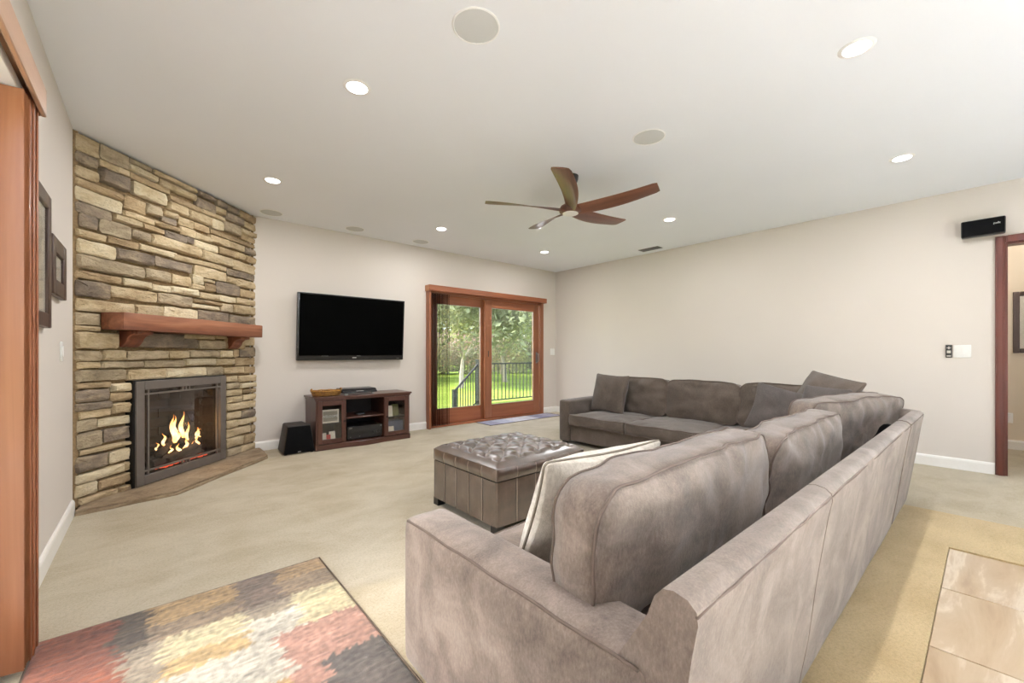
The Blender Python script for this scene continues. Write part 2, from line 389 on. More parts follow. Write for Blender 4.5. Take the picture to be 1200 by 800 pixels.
# ------------------------------------------------------------------ the room
H = 2.656
XL, XR, YF, YB = -0.42, 5.81, 5.43, -4.5
def struct(name, mb, mat, parent=None, bevel=0):
    o = mb.build(name, mat, parent, bevel=bevel)
    if parent is None: o['kind'] = 'structure'
    return o

YK = -1.045
floor_m = MB().box(XL, XR, 0.50, YF, -0.1, 0).box(4.15, XR, YK, 0.50, -0.1, 0).box(XL, 0.43, YK, 0.50, -0.1, 0)
floor_o = struct('floor', floor_m, M['carpet'])
struct('floor_golden_strip', MB().box(0.43, 4.15, 0.155, 0.50, -0.1, 0).box(3.43, 4.15, YK, 0.155, -0.1, 0), M['carpet_gold'])  # same carpet pile in a deeper golden tone round the tile
bed = struct('floor_tile_bed', MB().box(0.43, 3.43, YK, 0.155, -0.1, -0.016), M['grout'])
struct('floor_rear_bounce', MB().box(XL, XR, YB, YK, -0.1, -0.008), M['bounce_floor'])  # unseen floor made white to bounce the added lamps up to the ceiling
tile_me = None
for i in range(5):
    for j in range(2):
        x0 = 0.43 + 0.6*i; y1 = 0.155 - 0.6*j
        if tile_me is None:
            to = MB().box(0.002, 0.598, -0.598, -0.002, -0.014, 0).build('tile', M['tile'], bed, bevel=0.0025, segs=1); tile_me = to.data
        else:
            to = bpy.data.objects.new('tile', tile_me); COL.objects.link(to); to.parent = bed
        to.location = (x0, y1, -0.008)
struct('ceiling', MB().box(XL-0.15, 7.65, YB-0.15, YF+0.15, H, H+0.12), M['ceiling'])

struct('wall_far', MB().box(XL-0.15, 3.12, YF, YF+0.15, -0.1, H).box(5.44, XR+0.12, YF, YF+0.15, -0.1, H).box(3.12, 5.44, YF, YF+0.15, 2.05, H).box(3.12, 5.44, YF, YF+0.15, -0.1, 0), M['wall'])
struct('wall_right', MB().box(XR, XR+0.12, -0.088, YF, -0.1, H).box(XR, XR+0.12, -1.0, -0.088, 2.1, H).box(XR, XR+0.12, YB, -1.0, -0.1, H), M['wall'])
struct('wall_left', MB().box(XL-0.15, XL, 2.24, YF, -0.1, H).box(XL-0.15, XL, YB, 0.85, -0.1, H).box(XL-0.15, XL, 0.85, 2.24, 2.05, H).box(XL-0.15, XL, 0.85, 2.24, -0.1, 0), M['wall'])
struct('wall_rear', MB().box(XL-0.15, -0.05, YB-0.15, YB, -0.1, H).box(5.55, XR+0.12, YB-0.15, YB, -0.1, H).box(-0.05, 5.55, YB-0.15, YB, -0.1, 0.05).box(-0.05, 5.55, YB-0.15, YB, 2.35, H), M['wall'])
wm = MB().box(-0.05, 5.55, YB-0.1, YB-0.05, 0.05, 0.11).box(-0.05, 5.55, YB-0.1, YB-0.05, 2.29, 2.35)
for x in (-0.05, 1.33, 2.72, 4.11, 5.49): wm.box(x, x+0.06, YB-0.1, YB-0.05, 0.11, 2.29)
w1 = struct('window_rear_added', wm, M['white'])  # added unseen glazing, widened across the rear wall for more daylight
for x in (0.01, 1.39, 2.78, 4.17): MB().box(x, x+1.32, YB-0.078, YB-0.072, 0.11, 2.29).build('pane', M['glass'], w1)
# hallway beyond the doorway
struct('floor_hall', MB().box(XR, 7.5, -2.5, 1.6, -0.1, 0), M['carpet'])
struct('wall_hall', MB().box(7.5, 7.65, -2.5, 1.6, -0.1, H), M['hall'])
struct('wall_hall_end', MB().box(XR+0.12, 7.65, 1.6, 1.75, -0.1, H), M['hall'])
struct('wall_hall_near', MB().box(XR+0.12, 7.65, -2.65, -2.5, -0.1, H), M['hall'])

def baseboard(name, x0, y0, x1, y1, nx, ny):
    """moulded board between two wall points, standing off along (nx, ny)"""
    prof = [(0, 0), (0.016, 0), (0.016, 0.085), (0.012, 0.098), (0.006, 0.105), (0, 0.105)]
    vs = [(x0+nx*d, y0+ny*d, z) for d, z in prof] + [(x1+nx*d, y1+ny*d, z) for d, z in prof]; n = len(prof)
    m = MB().add(vs, [tuple(range(n)), tuple(range(2*n-1, n-1, -1))] + [(i, (i+1) % n, n+(i+1) % n, n+i) for i in range(n)])
    return struct(name, m, M['white'])
baseboard('baseboard_far', 0.87, YF, 3.03, YF, 0, -1)
baseboard('baseboard_far_corner', 5.46, YF, XR, YF, 0, -1)
baseboard('baseboard_right', XR, -0.028, XR, YF, -1, 0)
baseboard('baseboard_right_rear', XR, YB, XR, -1.065, -1, 0)
baseboard('baseboard_left', XL, 2.36, XL, 4.10, 1, 0)
baseboard('baseboard_hall', 7.5, -2.5, 7.5, 1.6, -1, 0)

# red stained casing round the doorway
cs = empty('trim_1', (XR, -0.5, 0), kind='structure')
for n, (y0, y1, z0, z1) in (('casing_upright', (0.412, 0.472, 0, 2.163)), ('casing_upright', (-0.565, -0.5, 0, 2.163)), ('casing_head', (-0.5, 0.412, 2.10, 2.163))):
    MB().box(-0.022, 0.0, y0, y1, z0, z1).box(-0.028, -0.022, y0+0.012, y1-0.012, z0, z1).build(n, M['mahogany'], cs, bevel=0.003, segs=1)
for y0, y1, z0, z1 in ((0.397, 0.412, 0, 2.10), (-0.5, -0.485, 0, 2.10), (-0.485, 0.397, 2.085, 2.10)):
    MB().box(0.0, 0.13, y0, y1, z0, z1).build('jamb', M['mahogany'], cs)

# ------------------------------------------------------------------ far sliding door
d1 = empty('door_1', (3.12, YF, 0), kind='structure')
def dbox(name, x0, x1, y0, y1, z0, z1, mat, par=d1, bevel=0.004):
    return MB().box(x0-3.12, x1-3.12, y0-YF, y1-YF, z0, z1).build(name, mat, par, bevel=bevel, segs=1)
dbox('casing', 3.03, 3.062, 5.33, YF, 0, 2.03, M['cherry_z']); dbox('casing', 3.062, 3.12, 5.405, YF, 0, 2.03, M['cherry_z']); dbox('casing', 5.37, 5.455, 5.405, YF, 0, 2.03, M['cherry_z'])
dbox('head_casing', 3.12, 5.37, 5.405, 5.45, 1.99, 2.05, M['cherry_x'])
dbox('jamb', 3.12, 3.16, YF, 5.57, 0, 2.05, M['cherry_z']); dbox('jamb', 5.40, 5.44, YF, 5.57, 0, 2.05, M['cherry_z'])
dbox('threshold', 3.12, 5.44, 5.40, 5.58, 0.0, 0.028, M['cherry_x'])
def sash(x0, x1, y0, y1, g0, g1):
    s = dbox('sash_stile', x0, g0, y0, y1, 0.03, 2.0, M['cherry_z']); dbox('sash_stile', g1, x1, y0, y1, 0.03, 2.0, M['cherry_z'])
    dbox('bottom_rail', g0, g1, y0, y1, 0.03, 0.255, M['cherry_x']); dbox('top_rail', g0, g1, y0, y1, 1.865, 2.0, M['cherry_x'])
    dbox('pane', g0-0.01, g1+0.01, (y0+y1)/2-0.004, (y0+y1)/2+0.004, 0.245, 1.875, M['glass'], bevel=0)
    for a in ((g0, g0+0.008, 0.255, 1.865), (g1-0.008, g1, 0.255, 1.865), (g0, g1, 0.255, 0.263), (g0, g1, 1.857, 1.865)):
        dbox('glazing_bead', a[0], a[1], y0+0.008, y0+0.016, a[2], a[3], M['silver'], bevel=0)
sash(3.15, 4.19, 5.505, 5.545, 3.26, 4.085); sash(4.13, 5.375, 5.445, 5.49, 4.27, 5.235)
hm = MB().box(5.29-3.12, 5.325-3.12, 5.435-YF, 5.445-YF, 0.93, 1.13); hm.tube([(5.307-3.12, -0.0, 0.95), (5.307-3.12, -0.04, 0.97), (5.307-3.12, -0.045, 1.03), (5.307-3.12, -0.04, 1.09), (5.307-3.12, 0.0, 1.11)], 0.008)
hm.build('pull_handle', M['steel'], d1, smooth=40)
dbox('latch', 4.19, 4.205, 5.437, 5.446, 1.05, 1.15, M['black_plastic'])

va = empty('blind_valance', (3.015, YF, 2.02), label='long cherry wood valance box above the far sliding glass door', cat='valance')
MB().box(0, 2.415, -0.135, -0.118, 0, 0.084).build('front_board', M['cherry_x'], va, bevel=0.003, segs=1)
MB().box(0, 0.015, -0.118, 0, 0, 0.084).build('end_board', M['cherry_y'], va, bevel=0.002, segs=1); MB().box(2.40, 2.415, -0.118, 0, 0, 0.084).build('end_board', M['cherry_y'], va, bevel=0.002, segs=1)
MB().box(0.015, 2.40, -0.118, 0, 0.070, 0.084).build('top_board', M['cherry_x'], va)
bl = empty('vertical_blind', (3.07, 5.37, 0), label='sheer brown vertical blind stacked at one side of the far sliding door', cat='blind')
MB().box(0, 2.2, -0.02, 0.02, 2.0, 2.025).build('head_rail', M['cherry_x'], bl)
vane_me = None
for i in range(14):
    if vane_me is None:
        fn = lambda u, v: ((u-0.5)*0.10, 0.008*math.sin(math.pi*u), 0.035 + v*1.96)
        o = MB().grid(fn, 6, 1).build('slat', M['vane'], bl, smooth=180, fix=False); vane_me = o.data
    else:
        o = bpy.data.objects.new('slat', vane_me); COL.objects.link(o); o.parent = bl
    o.location = (0.03 + i*0.0225, 0, 0); o.rotation_euler = (0, 0, R(58 - 4*(i % 3)))

# ------------------------------------------------------------------ side sliding door next to the camera
d2 = empty('door_2', (XL, 2.24, 0), kind='structure')
def ebox(name, x0, x1, y0, y1, z0, z1, mat, par=d2, bevel=0.004):
    return MB().box(x0-XL, x1-XL, y0-2.24, y1-2.24, z0, z1).build(name, mat, par, bevel=bevel, segs=1)
ebox('casing', XL, -0.33, 2.24, 2.36, 0, 2.03, M['cherry_z'], bevel=0.006); ebox('casing', XL, -0.33, 0.75, 0.85, 0, 2.03, M['cherry_z'])
ebox('casing_bead', -0.33, -0.324, 2.262, 2.275, 0, 2.03, M['cherry_z'], bevel=0.002); ebox('casing_bead', -0.33, -0.324, 2.325, 2.34, 0, 2.03, M['cherry_z'], bevel=0.002)
ebox('threshold', -0.57, XL+0.01, 0.85, 2.24, 0, 0.03, M['cherry_y'])
ebox('sash_stile', -0.53, -0.49, 0.85, 0.93, 0.03, 2.05, M['cherry_z']); ebox('sash_stile', -0.53, -0.49, 2.15, 2.24, 0.03, 2.05, M['cherry_z'])
ebox('bottom_rail', -0.53, -0.49, 0.93, 2.15, 0.03, 0.12, M['cherry_y']); ebox('top_rail', -0.53, -0.49, 0.93, 2.15, 1.97, 2.05, M['cherry_y'])
ebox('pane', -0.513, -0.507, 0.93, 2.15, 0.12, 1.97, M['glass'], bevel=0)
v2 = empty('blind_valance', (XL, 0.70, 2.0), label='pale wood valance box at the picture edge over the side door', cat='valance')
MB().box(0.098, 0.113, 0, 1.66, 0, 0.104).build('front_board', M['pale_wood'], v2, bevel=0.003, segs=1)
MB().box(0, 0.098, 1.645, 1.66, 0, 0.104).build('end_board', M['cherry_x'], v2, bevel=0.002, segs=1); MB().box(0, 0.098, 0, 0.015, 0, 0.104).build('end_board', M['cherry_x'], v2, bevel=0.002, segs=1)
MB().box(0, 0.098, 0.015, 1.645, 0.09, 0.104).build('top_board', M['pale_wood'], v2)
b2 = empty('vertical_blind', (-0.375, 2.14, 0), label='wood grain vertical blind stacked at the picture edge beside the side door casing', cat='blind')
MB().box(-0.025, 0.03, -1.25, 0.08, 2.0, 2.035).build('head_rail', M['plastic_white'], b2, bevel=0.003, segs=1)
for i in range(6):
    o = MB().grid(lambda u, v: (-0.042 + u*0.088, 0.006*math.sin(math.pi*u), 0.03 + v*1.965), 6, 1).build('slat', M['vane_wood'], b2, smooth=180, fix=False)
    o.location = (0, i*0.016, 0); o.rotation_euler = (0, 0, R(-4 + 2*(i % 2)))

# ------------------------------------------------------------------ stone fireplace wall across the corner
fp = empty('wall_fireplace', (XL, 4.15, 0), R(45), kind='structure')        # local x along the wall, local -y into the room
W = 1.82
MB().box(0.03, 0.40, 0.03, 0.06, 0, H-0.002).box(1.34, W+0.02, 0.03, 0.06, 0, H-0.002).box(0.40, 1.34, 0.03, 0.06, 0.885, H-0.002).build('mortar_bed', M['mortar'], fp)
MB().box(-0.005, 0.035, 0.0, 0.03, 0.03, H-0.004).build('mortar_edge', M['mortar'], fp)
MB().box(W-0.03, W+0.012, 0.004, 0.034, 0.03, H-0.004).build('mortar_edge', M['mortar'], fp)
STONES = "0.01,0.17,2.517,2.645,C;0.17,0.39,2.532,2.645,M;0.39,0.58,2.598,2.645,M;0.01,0.16,2.442,2.517,G;0.17,0.31,2.48,2.532,C;0.31,0.4,2.486,2.535,C;0.38,0.63,2.54,2.593,L;0.01,0.17,2.341,2.421,C;0.18,0.4,2.365,2.477,G;0.4,0.75,2.484,2.535,B;0.01,0.34,2.275,2.331,B;0.42,0.72,2.369,2.476,L;0.01,0.34,2.174,2.271,L;0.34,0.52,2.222,2.335,B;0.52,0.67,2.252,2.341,M;0.01,0.26,2.087,2.167,G;0.34,0.6,2.161,2.217,C;0.27,0.49,2.113,2.166,C;0.03,0.16,1.993,2.091,G;0.17,0.41,1.991,2.1,M;0.6,1.03,2.6,2.645,C;0.64,1.02,2.525,2.59,C;0.73,1.08,2.436,2.489,B;0.73,0.93,2.344,2.436,C;1.04,1.25,2.597,2.645,G;1.02,1.26,2.48,2.576,G;1.09,1.38,2.444,2.487,C;1.27,1.4,2.581,2.645,G;1.25,1.39,2.508,2.572,C;1.4,1.58,2.575,2.645,G;1.38,1.64,2.483,2.564,G;1.58,1.83,2.561,2.645,B;0.94,1.2,2.34,2.434,C;1.2,1.36,2.338,2.436,L;1.36,1.6,2.36,2.464,M;1.65,1.83,2.476,2.549,C;1.6,1.83,2.4,2.456,C;1.6,1.83,2.337,2.395,B;0.68,0.82,2.287,2.339,C;0.67,0.82,2.229,2.282,G;0.83,1,2.255,2.335,C;1,1.18,2.265,2.331,B;1.19,1.83,2.283,2.326,B;0.58,0.84,2.178,2.222,B;0.84,1.02,2.176,2.25,C;0.69,0.92,2.094,2.165,G;0.92,1,2.115,2.173,G;1,1.2,2.175,2.24,C;1.19,1.44,2.195,2.275,C;1.43,1.66,2.206,2.275,C;1.66,1.83,2.198,2.268,G;1,1.29,2.101,2.17,L;1.3,1.53,2.113,2.181,B;1.53,1.66,2.12,2.187,C;1.67,1.83,2.108,2.183,B;0.57,1.08,2.009,2.107,C;1.09,1.48,2.001,2.096,C;0.78,1.04,1.932,1.983,C;0.49,0.69,2.113,2.161,B;0.47,0.82,1.942,1.991,L;0.01,0.21,1.92,1.978,C;0.02,0.29,1.808,1.91,L;0.23,0.47,1.935,1.988,B;0.41,0.57,2.017,2.089,M;0.02,0.51,1.7,1.802,M;0.28,0.6,1.826,1.916,G;0.61,0.98,1.84,1.923,G;0.01,0.33,1.631,1.689,B;0.52,0.75,1.718,1.809,M;0.34,0.58,1.632,1.691,L;0.01,0.25,1.504,1.622,G;0.58,0.75,1.626,1.685,L;0.25,0.63,1.528,1.615,C;0.63,0.98,1.526,1.623,M;0.01,0.43,1.401,1.494,C;0.43,0.68,1.395,1.5,C;0.01,0.18,1.304,1.396,M;0.75,1.05,1.634,1.698,L;0.69,1.04,1.401,1.513,L;1.04,1.39,1.939,1.991,C;1.48,1.83,1.987,2.091,C;0.77,0.97,1.714,1.804,C;0.98,1.11,1.755,1.842,L;0.98,1.11,1.704,1.753,C;1.11,1.25,1.792,1.825,C;1.11,1.25,1.703,1.787,B;1,1.4,1.831,1.934,C;1.4,1.82,1.917,1.983,G;1.4,1.53,1.832,1.898,C;1.53,1.83,1.818,1.903,C;1.26,1.59,1.71,1.827,G;1.59,1.83,1.716,1.803,B;1.06,1.3,1.626,1.689,C;1.3,1.53,1.633,1.693,L;1.54,1.83,1.636,1.7,C;0.98,1.33,1.577,1.615,B;0.97,1.3,1.528,1.57,L;1.32,1.48,1.528,1.616,M;1.49,1.82,1.529,1.623,C;1.04,1.42,1.409,1.521,G;1.43,1.82,1.407,1.51,G;0.01,0.18,1.265,1.299,C;0.01,0.3,1.133,1.258,C;0.32,0.89,1.146,1.283,G;0.01,0.18,1.048,1.126,M;0.19,0.37,1.047,1.133,C;0.37,0.73,1.052,1.127,M;0.02,0.18,0.995,1.042,C;0.19,0.51,0.988,1.043,M;0.52,0.9,0.987,1.044,M;0.01,0.37,0.902,0.986,M;0.38,0.71,0.889,0.977,C;0.01,0.25,0.849,0.893,B;0.26,0.45,0.807,0.875,L;0.01,0.24,0.756,0.844,G;0.24,0.45,0.737,0.806,B;0.01,0.25,0.693,0.751,G;0.26,0.45,0.644,0.726,C;0.03,0.25,0.637,0.696,C;0.7,1.13,0.886,0.974,L;0.89,1.25,1.239,1.28,C;1.25,1.4,1.25,1.29,C;0.89,1.05,1.15,1.237,G;1.06,1.39,1.148,1.233,M;1.65,1.82,1.191,1.288,C;1.4,1.65,1.15,1.271,B;0.74,0.95,1.061,1.128,C;0.96,1.3,1.065,1.135,M;1.31,1.48,1.061,1.139,L;1.49,1.57,1.062,1.147,B;1.58,1.83,1.066,1.178,G;0.91,1.25,0.99,1.056,L;1.25,1.5,0.983,1.052,C;1.51,1.82,0.976,1.06,B;1.13,1.35,0.881,0.971,M;1.36,1.65,0.892,0.963,C;1.65,1.83,0.884,0.963,B;1.4,1.55,0.804,0.87,C;1.55,1.83,0.791,0.868,C;1.4,1.59,0.734,0.797,M;1.59,1.83,0.725,0.784,L;1.4,1.62,0.659,0.725,C;1.63,1.83,0.666,0.715,B;1.4,1.62,0.589,0.652,C;1.63,1.83,0.587,0.657,C;1.4,1.82,0.507,0.584,C;1.4,1.61,0.416,0.491,C;1.61,1.83,0.399,0.486,G;1.4,1.56,0.326,0.409,C;1.57,1.83,0.332,0.394,C;1.4,1.75,0.235,0.317,C;1.76,1.83,0.223,0.312,B;1.4,1.64,0.125,0.224,C;1.65,1.83,0.116,0.214,B;1.4,1.59,0.035,0.114,M;1.6,1.83,0.035,0.111,C;0.02,0.16,0.551,0.636,M;0.16,0.46,0.559,0.625,L;0.02,0.19,0.431,0.542,M;0.2,0.44,0.44,0.544,G;0.04,0.45,0.385,0.421,C;0.01,0.23,0.265,0.376,G;0.24,0.44,0.272,0.366,L;0.01,0.35,0.188,0.256,L;0.35,0.46,0.191,0.259,C;0.01,0.16,0.093,0.18,L;0.16,0.43,0.103,0.173,B;0.31,0.47,0.035,0.08,B;0.04,0.3,0.035,0.082,B"
random.seed(11)
def stone_mesh(w, h, d):
    """rough block: irregular outline, chamfered face, centre a little proud"""
    pts = []
    nw = max(2, int(w/0.07)); nh = 2 if h > 0.07 else 1
    j = min(0.006, 0.07*h)
    c = min(0.018, 0.22*h)
    per = []
    for k in range(nw+1):
        per.append((-w/2 + w*k/nw, -h/2))
    for k in range(1, nh): per.append((w/2, -h/2 + h*k/nh))
    for k in range(nw, -1, -1): per.append((-w/2 + w*k/nw, h/2))
    for k in range(nh-1, 0, -1): per.append((-w/2, -h/2 + h*k/nh))
    per2 = []
    for (x, z) in per:
        corner = abs(abs(x)-w/2) < 1e-6 and abs(abs(z)-h/2) < 1e-6
        if corner:
            q = c*random.uniform(0.3, 0.8); sx = 1 if x > 0 else -1; sz = 1 if z > 0 else -1
            a = (x - sx*q, z); b = (x, z - sz*q*0.8)
            first = (sx < 0) != (sz < 0)   # order along the counter-clockwise walk
            per2 += [b, a] if not first else [a, b]
            if (sx, sz) in ((-1, -1), (1, 1)): per2[-2:] = [b, a]
            else: per2[-2:] = [a, b]
        else: per2.append((x, z))
    out = [(x + random.uniform(-j, j*0.4)*(1 if x > 0 else -1), z + random.uniform(-j, j*0.5)*(1 if z > 0 else -1)) for x, z in per2]
    n = len(out); vs = [(x, 0.034, z) for x, z in out]
    vs += [(x, -d*0.45, z) for x, z in out]
    ins = 0.010 if h > 0.06 else 0.006
    sx = max(0.5, 1 - 2*ins/w); sz = max(0.45, 1 - 2*ins/h)
    vs += [(x*sx, -d + random.uniform(-0.006, 0.006), z*sz) for x, z in out]
    vs += [(x*sx*0.5, -d*1.08 + random.uniform(-0.007, 0.005), z*sz*0.45) for x, z in out]
    fs = []
    for r in range(3):
        fs += [(r*n+i, r*n+(i+1) % n, (r+1)*n+(i+1) % n, (r+1)*n+i) for i in range(n)]
    fs.append(tuple(3*n+i for i in range(n)))
    return MB().add(vs, fs)
for e in STONES.split(';'):
    s0, s1, z0, z1, tone = e.split(','); s0, s1, z0, z1 = float(s0), float(s1), float(z0), float(z1)
    if z0 < 0.88 and s1 > 0.42 and s0 < 0.42: s1 = min(s1, 0.405)
    if z0 < 0.88 and s0 > 1.2: s0 = max(s0, 1.335)
    g = 0.0015
    m = stone_mesh(s1-s0-2*g, z1-z0-2*g, random.uniform(0.004, 0.026))
    o = m.build('stone', M['stone_'+tone], fp, smooth=38)
    o.location = ((s0+s1)/2, 0, (z0+z1)/2)

# hearth of flat slate pieces on the floor
he = empty('stone_hearth', (XL, 4.15, 0), R(45), label='low flagstone hearth of layered slate slabs beneath the fireplace', cat='hearth')
def to_fp(x, y):
    dx, dy = x-XL, y-4.15; return ((dx+dy)/math.sqrt(2), (dy-dx)/math.sqrt(2))
A_, B_, C_, D_ = to_fp(XL+0.018, 4.055), to_fp(0.144, 4.145), to_fp(0.914, 4.977), to_fp(0.914, 5.41)
def lerp(a, b, f): return (a[0]+(b[0]-a[0])*f, a[1]+(b[1]-a[1])*f)
back0, back1 = (0.06, 0.0), (1.80, 0.0)
random.seed(4)
def hearth_slab(pts, z0, z1):
    pp = []
    for i, p in enumerate(pts):
        q = pts[(i+1) % len(pts)]
        for k in range(5):
            f = k/5; r = lerp(p, q, f); jj = 0.006 if 0 < k else 0
            pp.append((r[0] + random.uniform(-jj, jj), r[1] + random.uniform(-jj, jj)))
    return MB().prism(pp, z0, z1)
cuts = [0, 1.0]
front = [A_, B_, C_, D_]
hearth_slab([A_, B_, C_, D_, (1.80, 0.028), (0.07, 0.028)], 0.0, 0.022).build('lower_slab', M['hearth'], he, bevel=0.003, segs=1)
m1 = lerp(B_, C_, 0.28); m2 = lerp(B_, C_, 0.66)
for pts in ([A_, B_, m1, (0.62, 0.026), (0.07, 0.026)], [m1, m2, (1.10, 0.026), (0.62, 0.026)], [m2, C_, D_, (1.80, 0.026), (1.10, 0.026)]):
    cx = sum(p[0] for p in pts)/len(pts); cy = sum(p[1] for p in pts)/len(pts)
    pts = [(cx+(p[0]-cx)*0.992, cy+(p[1]-cy)*0.985) for p in pts]
    hearth_slab(pts, 0.022, 0.040).build('flagstone', M['hearth'], he, bevel=0.004, segs=1)

# mantel with two brackets
ma = empty('mantel_shelf', (XL, 4.15, 0), R(45), label='thick reddish brown timber mantel beam on two curved brackets', cat='mantel')
fnb = MB()
nx = 40
prof = [(-0.185, 1.278), (0.0, 1.278), (0.0, 1.408), (-0.185, 1.408)]
def beam_pt(i, p):
    x = 0.183 + (1.69-0.183)*i/nx; y, z = p
    return (x, y + 0.006*noise.noise((x*5, y*9, z*9)), z + 0.005*noise.noise((x*4+7, y*9, z*9)))
vs = [beam_pt(i, p) for i in range(nx+1) for p in prof]
fs = [(i*4+k, i*4+(k+1) % 4, (i+1)*4+(k+1) % 4, (i+1)*4+k) for i in range(nx) for k in range(4)] + [(3, 2, 1, 0), tuple(nx*4+k for k in range(4))]
fnb.add(vs, fs); fnb.build('beam', M['mantel'], ma, bevel=0.006, segs=2)
for s0, s1 in ((0.315, 0.45), (1.405, 1.54)):
    pr = [(0.0, 1.278), (-0.15, 1.278), (-0.15, 1.252)]
    for k in range(1, 7):
        a = R(90*k/6); pr.append((-0.15 + 0.085*math.sin(a), 1.252 - 0.055*(1-math.cos(a))))
    pr += [(-0.045, 1.175), (-0.02, 1.152), (0.0, 1.152)]
    MB().extrude_yz(pr, s0, s1).build('bracket', M['mantel_z'], ma, bevel=0.004, segs=1)

# gas insert
gi = empty('gas_fireplace', (XL, 4.15, 0), R(45), label='burning gas fireplace insert with bronze frame set in the stone wall', cat='fireplace')
def fbox(name, x0, x1, y0, y1, z0, z1, mat, par=gi, bevel=0.0):
    return MB().box(x0, x1, y0, y1, z0, z1).build(name, mat, par, bevel=bevel, segs=1)
fx0, fx1, fz0, fz1, fy = 0.405, 1.335, 0.045, 0.880, -0.05
fbox('backing_box', fx0-0.012, fx1+0.0, -0.03, 0.05, fz0-0.004, fz0+0.03, M['black_gap']); fbox('backing_box', fx0-0.014, fx0+0.02, -0.035, 0.05, fz0, fz1+0.006, M['black_gap']); fbox('backing_box', fx1-0.02, fx1+0.004, -0.035, 0.05, fz0, fz1+0.006, M['black_gap']); fbox('backing_box', fx0, fx1, -0.035, 0.05, fz1-0.02, fz1+0.008, M['black_gap'])
bw = 0.07
for a in ((fx0, fx0+bw, fz0, fz1), (fx1-bw, fx1, fz0, fz1)): fbox('frame_upright', a[0], a[1], fy, fy+0.03, a[2], a[3], M['bronze'], bevel=0.003)
fbox('frame_top', fx0+bw, fx1-bw, fy, fy+0.03, fz1-bw, fz1, M['bronze'], bevel=0.003); fbox('frame_bottom', fx0+bw, fx1-bw, fy, fy+0.03, fz0, fz0+bw+0.005, M['bronze'], bevel=0.003)
ix0, ix1, iz0, iz1 = fx0+bw, fx1-bw, fz0+bw+0.005, fz1-bw
for x in (ix0+0.030, ix1-0.044): fbox('trim_bar', x, x+0.014, fy+0.006, fy+0.02, iz0, iz1, M['bronze'])
for z in (iz0+0.028, iz1-0.042): fbox('trim_bar', ix0, ix1, fy+0.004, fy+0.018, z, z+0.014, M['bronze'])
xm = (ix0+ix1)/2
for x in (xm-0.042, xm-0.007, xm+0.028):
    for z0, z1 in ((iz0, iz0+0.028), (iz1-0.028, iz1)): fbox('trim_block', x, x+0.014, fy+0.005, fy+0.02, z0, z1, M['bronze'])
fbox('pane', ix0, ix1, fy+0.024, fy+0.028, iz0, iz1, M['fire_glass'])
# the firebox with its brick courses
fb = MB(); DB = 0.42
fb.add([(ix0-0.03, 0.0, 0.05), (ix1+0.03, 0.0, 0.05), (ix1-0.08, DB, 0.05), (ix0+0.08, DB, 0.05), (ix0-0.03, 0.0, 0.86), (ix1+0.03, 0.0, 0.86), (ix1-0.08, DB, 0.86), (ix0+0.08, DB, 0.86)],
       [(0,1,2,3), (7,6,5,4), (1,5,6,2), (2,6,7,3), (3,7,4,0)])
fbo = fb.build('firebox', M['black_gap'], gi, fix=False)
def brick_row(p0, p1, inward):
    L = math.hypot(p1[0]-p0[0], p1[1]-p0[1]); ux, uy = (p1[0]-p0[0])/L, (p1[1]-p0[1])/L
    for r in range(9):
        z0 = 0.07 + r*0.085; x = -0.1 if r % 2 else 0.0
        while x < L:
            a, b = max(0, x), min(L, x+0.20)
            if b-a > 0.03:
                q = [(p0[0]+ux*t_+inward[0]*d_, p0[1]+uy*t_+inward[1]*d_) for t_, d_ in ((a+0.004, 0), (b-0.004, 0), (b-0.004, 0.012), (a+0.004, 0.012))]
                MB().prism(q, z0, z0+0.078).build('firebrick', M['firebrick'], fbo)
            x += 0.20
brick_row((ix0+0.08, DB), (ix1-0.08, DB), (0, -1)); brick_row((ix1-0.08, DB), (ix1+0.03, 0.03), (-0.93, -0.30)); brick_row((ix0-0.03, 0.03), (ix0+0.08, DB), (0.93, -0.30))
random.seed(3)
def log(p0, p1, r):
    n = 9; path = [Vector(p0).lerp(Vector(p1), k/(n-1)) + Vector((0, random.uniform(-0.008, 0.008), random.uniform(-0.008, 0.008))) for k in range(n)]
    MB().tube(path, [r*random.uniform(0.85, 1.12) for _ in range(n)], 9).build('log', M['log'], gi, smooth=50)
SH = 0.13
for p0, p1, r in (((0.58, 0.10, 0.155), (1.12, 0.09, 0.19), 0.045), ((0.60, 0.25, 0.17), (1.10, 0.26, 0.20), 0.05), ((0.64, 0.07, 0.22), (0.96, 0.24, 0.30), 0.032), ((1.12, 0.06, 0.17), (0.96, 0.27, 0.36), 0.045), ((0.56, 0.14, 0.32), (0.82, 0.2, 0.26), 0.018), ((0.70, 0.05, 0.16), (1.0, 0.05, 0.23), 0.03)):
    log((p0[0]+SH*0.6, p0[1], p0[2]), (p1[0]+SH*0.6, p1[1], p1[2]), r)
MB().box(0.56, 1.20, 0.06, 0.34, 0.09, 0.115).build('grate', M['black_gap'], gi)
em = MB()
for _ in range(30):
    x = random.uniform(0.66, 1.2); y = random.uniform(0.02, 0.06); r = random.uniform(0.006, 0.015)
    em.box(x-r*1.0, x+r*1.0, y-r, y+r, 0.118, 0.118+r*random.uniform(0.5, 1.6))
eo = em.build('embers', M['ember'], gi); eo['kind'] = 'stuff'
def flame(x, y, z, h, r, lean=0.0, seed=0):
    n = 12; path = []; rs = []
    for k in range(n):
        f = k/(n-1); path.append((x + lean*f + 0.018*math.sin(f*7+seed), y + 0.01*math.cos(f*6+seed), z + h*f)); rs.append(max(0.0015, 0.78*r*(math.sin(math.pi*min(1, f*0.9+0.16))**0.8)*(1-f)**0.35))
    MB().tube(path, rs, 8).build('flame', M['flame'], gi, smooth=180)
